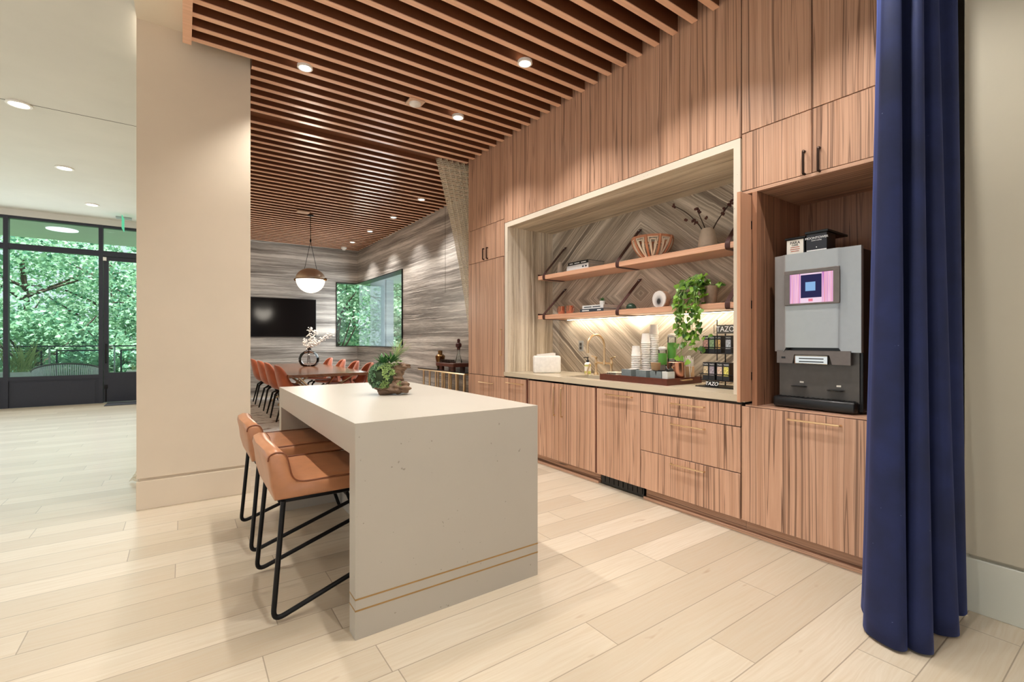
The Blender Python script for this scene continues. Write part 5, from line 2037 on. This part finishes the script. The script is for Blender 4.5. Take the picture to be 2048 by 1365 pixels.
# pendant lamp
px, py = 1.855, 8.86
t = thing('pendant_lamp', (px, py, 2.08), 'globe pendant lamp with bronze dome hanging over the dining table', 'pendant lamp')
b = nb(); tube(b, [(px, py, 3.47), (px, py, 3.02)], 0.006, 8)
lathe(b, [(0.05, 3.45), (0.05, 3.47)], (px, py, 0), 20)
lathe(b, [(0.014, 2.99), (0.016, 3.02), (0.008, 3.04)], (px, py, 0), 14)
obj('cord', b, 'black', t, smooth=True)
zc = 2.325
GR = 0.238
dirp = Vector((0.819, -0.574, 0))
for sgn in (-1, 1):
    b = nb(); tube(b, [(px, py, 3.0), Vector((px, py, zc + 0.15)) + dirp * 0.115 * sgn], 0.004, 6)
    obj('wire', b, 'black', t)
b = nb()
prof = [(GR * 1.02 * math.cos(a * PI / 2 / 12), zc + 0.012 + GR * 0.78 * math.sin(a * PI / 2 / 12)) for a in range(12)] + [(0.001, zc + 0.012 + GR * 0.78)]
lathe(b, [(GR * 0.99, zc - 0.01)] + prof, (px, py, 0), 40, cap=False)
obj('dome', b, plain('bronze dome', (196, 176, 156), 0.38, 0.75), t, smooth=True)
b = nb()
for sgn in (-1, 1):
    c = Vector((px, py, zc)) + dirp * sgn * (GR + 0.025)
    lump(b, c, 0.03, (1.1, 1.1, 0.9), 3, 0.0, 2)
tube(b, [Vector((px, py, zc)) + Vector((math.cos(2 * PI * i / 40), math.sin(2 * PI * i / 40), 0)) * (GR * 1.03) for i in range(40)], 0.008, 6, closed=True)
obj('collar', b, 'bronzev', t, smooth=True)
b = nb()
prof = [(0.001, zc - GR)] + [(GR * math.sin(a * PI / 2 / 14), zc - GR * math.cos(a * PI / 2 / 14)) for a in range(1, 15)]
lathe(b, prof, (px, py, 0), 40, cap=False)
obj('globe', b, 'globe', t, smooth=True)
lamp('pendant_light', 'POINT', (px, py, zc - 0.30), 60, (1, 0.9, 0.76), shadow_soft_size=0.2)

# console with bamboo brass legs
t = thing('console_table', (3.40, 6.7, 0), 'brass legged console table with dark glass top against travertine', 'console')
CY0, CY1, CX0, CX1, CZ = 5.72, 7.30, 3.20, 3.565, 0.80
b = nb(); box(b, CX0, CX1, CY0, CY1, CZ - 0.012, CZ, 0.002, 1)
obj('glass_top', b, plain('dark glass top', (40, 44, 48), 0.06), t)
b = nb()
for x in (CX0 + 0.012, CX1 - 0.012):
    tube(b, [(x, CY0 + .01, CZ - 0.026), (x, CY1 - .01, CZ - 0.026)], 0.013, 8)
for y in (CY0 + 0.012, CY1 - 0.012):
    tube(b, [(CX0 + .01, y, CZ - 0.026), (CX1 - .01, y, CZ - 0.026)], 0.013, 8)
for x in (CX0 + 0.05, CX1 - 0.05):
    tube(b, [(x, CY0 + .05, 0.44), (x, CY1 - .05, 0.44)], 0.010, 8)
obj('frame', b, 'brass', t, smooth=True)
for x in (CX0 + 0.05, CX1 - 0.05):
    for q in range(7):
        yy = CY0 + 0.10 + q * 0.225
        b = nb()
        prof = []
        for h in range(5):
            z0_ = 0.0 + h * 0.152
            prof += [(0.019, z0_), (0.016, z0_ + 0.01), (0.016, z0_ + 0.14), (0.019, z0_ + 0.15)]
        lathe(b, prof, (x, yy, 0), 10)
        obj('leg', b, 'brass', t, smooth=True)
t = thing('bronze_vase', (3.38, 6.83, CZ), 'slim shouldered bronze vase on the console table', 'vase')
b = nb(); lathe(b, [(0.045, 0), (0.05, 0.01), (0.075, 0.17), (0.078, 0.20), (0.05, 0.225), (0.035, 0.23), (0.035, 0.285), (0.030, 0.285), (0.028, 0.235)], (3.38, 6.83, CZ), 28)
obj('body', b, 'bronzev', t, smooth=True)
t = thing('footed_tray', (3.36, 6.40, CZ), 'dark red footed tray set with small pegs on the console', 'tray')
b = nb(); box(b, 3.23, 3.49, 6.10, 6.68, CZ + 0.055, CZ + 0.11, 0.004)
for x in (3.26, 3.42):
    for y in (6.16, 6.53):
        box(b, x, x + 0.04, y, y + 0.09, CZ, CZ + 0.055)
obj('board', b, 'traywood', t)
b = nb()
for q in range(9):
    for w in range(2):
        lathe(b, [(0.012, 0), (0.014, 0.01), (0.006, 0.02), (0.010, 0.038), (0.002, 0.046)], (3.28 + w * 0.08, 6.32 + q * 0.038, CZ + 0.11), 8)
o = obj('pegs', b, 'bronze', t)
t = thing('decanter', (3.37, 6.20, CZ + 0.1105), 'clear glass decanter with tall dark red stopper on the footed tray', 'decanter')
b = nb(); lathe(b, [(0.0005, 0), (0.05, 0), (0.052, 0.02), (0.03, 0.10), (0.018, 0.16), (0.026, 0.21), (0.024, 0.212), (0.015, 0.16), (0.026, 0.10), (0.047, 0.02), (0.0005, 0.01)], (3.37, 6.20, CZ + 0.1105), 24, cap=False)
obj('bottle', b, 'clear', t, smooth=True)
b = nb(); lathe(b, [(0.022, 0.195), (0.026, 0.23), (0.045, 0.245), (0.045, 0.285), (0.030, 0.30), (0.02, 0.31), (0.024, 0.345), (0.012, 0.362)], (3.37, 6.20, CZ + 0.1105), 20)
obj('stopper', b, plain('oxblood stopper', (74, 30, 26), 0.35), t, smooth=True)

# ============================================================ OUTSIDE
b = nb(); box(b, -9, 4.0, 12.46, 15.2, -0.25, -0.03)
S('floor_terrace', b, 'ground', label='pale terrace paving outside the lobby window')
b = nb(); box(b, -9, 1.5, 12.5, 14.9, 3.56, 3.75)
S('ceiling_terrace', b, 'lobbyceil', label='terrace soffit outside the lobby window')
b = nb(); box(b, -30, 40, 12.46, 60, -1.6, -1.4)
S('ground', b, 'lawn', label='planted ground beyond the terrace')
t = thing('terrace_light', (-2.25, 13.7, 3.54), 'round lit lamp in the soffit outside the lobby window', 'ceiling light')
b = nb(); lathe(b, [(0.25, 3.56), (0.25, 3.545)], (-2.05, 13.4, 0), 28)
obj('diffuser', b, emis('soffit lamp', (255, 255, 250), 1.6), t)

t = thing('terrace_railing', (-2.5, 14.6, -0.03), 'terrace railing with black framed glass panels', 'railing')
b = nb(); box(b, -6.0, 1.0, 14.57, 14.63, 1.10, 1.13)
obj('top_rail', b, 'frame', t)
for q in range(6):
    x0 = -5.7 + q * 1.12
    b = nb(); box(b, x0 - 0.12, x0 - 0.09, 14.58, 14.62, -0.03, 1.10)
    obj('post', b, 'steel', t)
    b = nb()
    box(b, x0, x0 + 0.9, 14.59, 14.61, 1.0, 1.03); box(b, x0, x0 + 0.9, 14.59, 14.61, 0.05, 0.08)
    box(b, x0, x0 + 0.03, 14.59, 14.61, 0.08, 1.0); box(b, x0 + 0.87, x0 + 0.9, 14.59, 14.61, 0.08, 1.0)
    f = obj('panel_frame', b, 'frame', t)
    b = nb(); box(b, x0 + 0.03, x0 + 0.87, 14.598, 14.602, 0.08, 1.0)
    obj('glass_infill', b, 'glass2', f)

# woven lounge chair
t = rot_thing('lounge_chair', (-1.93, 13.35, -0.03), 0, 'grey rope backed lounge chair on the terrace outside the window', 'chair')
b = nb()
ring = lambda z, r: [Vector((r * 1.0 * math.cos(a), -r * 0.85 * math.sin(a), z)) for a in [PI * (-0.08 + 1.16 * i / 30) for i in range(31)]]
topr = [Vector((p.x, p.y, 0.62 + 0.20 * max(0, -p.y / 0.5))) for p in ring(0, 0.56)]
botr = ring(0.34, 0.50)
tube(b, topr, 0.018, 8)
tube(b, botr, 0.014, 8)
for x in (-0.38, 0.38):
    for y in (-0.3, 0.3):
        tube(b, [(x, y, 0.34), (x * 1.1, y * 1.15, 0.0)], 0.016, 8)
obj('frame', b, 'dkgrey', t, smooth=True)
b = nb()
for i in range(60):
    s = i / 59 * 30
    j = min(29, int(s)); f = s - j
    tube(b, [topr[j].lerp(topr[j + 1], f), botr[j].lerp(botr[j + 1], f)], 0.011, 5)
obj('rope_back', b, 'rope', t)
b = nb(); lathe(b, [(0.44, 0.34), (0.47, 0.36), (0.47, 0.44), (0.42, 0.46)], (0, 0.02, 0), 28)
obj('cushion', b, plain('grey cushion', (190, 192, 194), 0.9), t, smooth=True)


def grass_planter(x, y, label, hh, n, seed, white):
    t = thing('grass_planter', (x, y, -0.03), label, 'planter', 'terrace planters')
    bb = nb(); box(bb, x - .3, x + .3, y - .25, y + .25, -0.03, 0.58, 0.01)
    obj('planter_box', bb, 'white' if white else 'rope', t)
    r_ = random.Random(seed)
    bb = nb()
    for i in range(n):
        a = r_.uniform(0, 2 * PI)
        d = Vector((math.cos(a) * r_.uniform(.1, .8), math.sin(a) * r_.uniform(.1, .8), 1))
        leaf_strip(bb, (x + r_.uniform(-.2, .2), y + r_.uniform(-.15, .15), 0.56), d, hh * r_.uniform(.6, 1.1), 0.016, r_.uniform(0, .5), 7, Vector((0.1, 0.1, 1)), 1.4)
    obj('grass', bb, 'grassb', t)


grass_planter(-2.85, 14.1, 'grass filled planter outside at the left of the rope chair', 0.75, 150, 4, False)
grass_planter(-0.72, 13.6, 'white planter outside behind the glass terrace door', 0.22, 60, 5, True)


def tree(x, y, h, rad, label, seed, n, mat='tree', zc=None, tz=-1.4):
    import numpy as np
    t = thing('tree', (x, y, tz), label, 'tree', 'trees outside the windows')
    r_ = random.Random(seed)
    bb = nb()
    tube(bb, smooth_path([(x, y, tz), (x + .1, y, tz + h * .35), (x - .1, y + .1, tz + h * .75)], 5), 0.13, 8, 0.05)
    for q in range(9):
        a = r_.uniform(0, 2 * PI); z = tz + h * r_.uniform(.25, .65)
        tube(bb, smooth_path([(x, y, z), (x + math.cos(a) * rad * .5, y + math.sin(a) * rad * .5, z + .6), (x + math.cos(a) * rad * .95, y + math.sin(a) * rad * .9, z + .9 + r_.uniform(-.4, .6))], 4), 0.045, 6, 0.012)
    obj('trunk', bb, 'bark', t, smooth=True)
    rn = np.random.default_rng(seed)
    nc = 46
    cc = rn.normal(size=(nc, 3)); cc /= np.linalg.norm(cc, axis=1)[:, None]
    cc *= rn.uniform(.35, 1.0, (nc, 1))
    zc_ = tz + h * 0.58 if zc is None else zc
    cc = cc * np.array([rad, rad, h * 0.46]) + np.array([x, y, zc_])
    k = rn.integers(0, nc, n)
    p = cc[k] + rn.normal(size=(n, 3)) * np.array([.42, .42, .24]) * (rad / 2.2)
    d = rn.normal(size=(n, 3)); d[:, 2] *= .5; d /= np.linalg.norm(d, axis=1)[:, None]
    u = rn.normal(size=(n, 3)); s = np.cross(d, u); s /= np.linalg.norm(s, axis=1)[:, None]
    ln = rn.uniform(.08, .17, (n, 1)); wd = ln * .36
    V = np.stack([p, p + d * ln * .45 + s * wd, p + d * ln, p + d * ln * .45 - s * wd], 1).reshape(-1, 3) - np.array([x, y, tz])
    me = bpy.data.meshes.new('foliage')
    me.vertices.add(len(V)); me.vertices.foreach_set('co', V.ravel().astype(np.float32))
    me.loops.add(n * 4); me.loops.foreach_set('vertex_index', np.arange(n * 4, dtype=np.int32))
    me.polygons.add(n); me.polygons.foreach_set('loop_start', np.arange(0, n * 4, 4, dtype=np.int32))
    me.update(calc_edges=True)
    me.materials.append(M[mat])
    o = bpy.data.objects.new('foliage', me)
    COL.objects.link(o); o.parent = t
    return t


tree(-3.6, 18.6, 6.6, 2.3, 'dense green tree outside at the left edge of lobby window', 1, 7000, 'tree')
tree(-1.9, 20.4, 7.4, 2.6, 'tallest pale green tree outside, centred in the lobby window', 2, 8000, 'tree2')
tree(-0.4, 18.2, 6.2, 1.9, 'green tree outside behind the glass terrace door', 3, 8500, 'tree')
tree(-3.0, 16.6, 3.4, 1.4, 'low bushy tree outside behind the terrace railing', 4, 6000, 'tree')
tree(-1.2, 17.0, 3.0, 1.2, 'small bushy tree outside above the rope chair', 5, 6000, 'tree2')
tree(4.3, 16.6, 5.6, 1.3, 'slender tree outside the dining window, left of the column', 6, 8500, 'tree2', 2.6)
tree(5.8, 19.6, 6.2, 1.6, 'taller tree outside the dining window, nearest the column', 7, 9000, 'tree', 3.0)
tree(6.7, 16.6, 6.0, 1.5, 'tree outside the dining window, right of the column', 8, 10000, 'tree2', 2.4)
b = nb(); lathe(b, [(0.21, -1.4), (0.21, 3.6)], (4.5, 13.0, 0), 32)
t = thing('column', (4.5, 13.0, -1.4), 'pale blue grey round column outside the dining window', 'column')
obj('shaft', b, 'concrete', t, smooth=True)
b = nb(); box(b, 4.69, 4.90, 12.85, 13.15, -1.4, 3.6)
obj('pier', b, 'concrete', t)
b = nb(); box(b, 3.85, 5.3, 8.0, 13.6, 2.95, 3.2)
S('ceiling_exterior', b, 'concrete', label='pale soffit outside the dining window')
t = thing('terrace_railing', (4.5, 15.0, -0.1), 'low black railing outside the dining window', 'railing')
b = nb(); tube(b, [(3.6, 15.0, 1.02), (9.0, 15.0, 1.02)], 0.018, 8)
for q in range(9):
    tube(b, [(3.7 + q * .6, 15.0, -1.4), (3.7 + q * .6, 15.0, 1.02)], 0.012, 6)
obj('rail', b, 'frame', t)
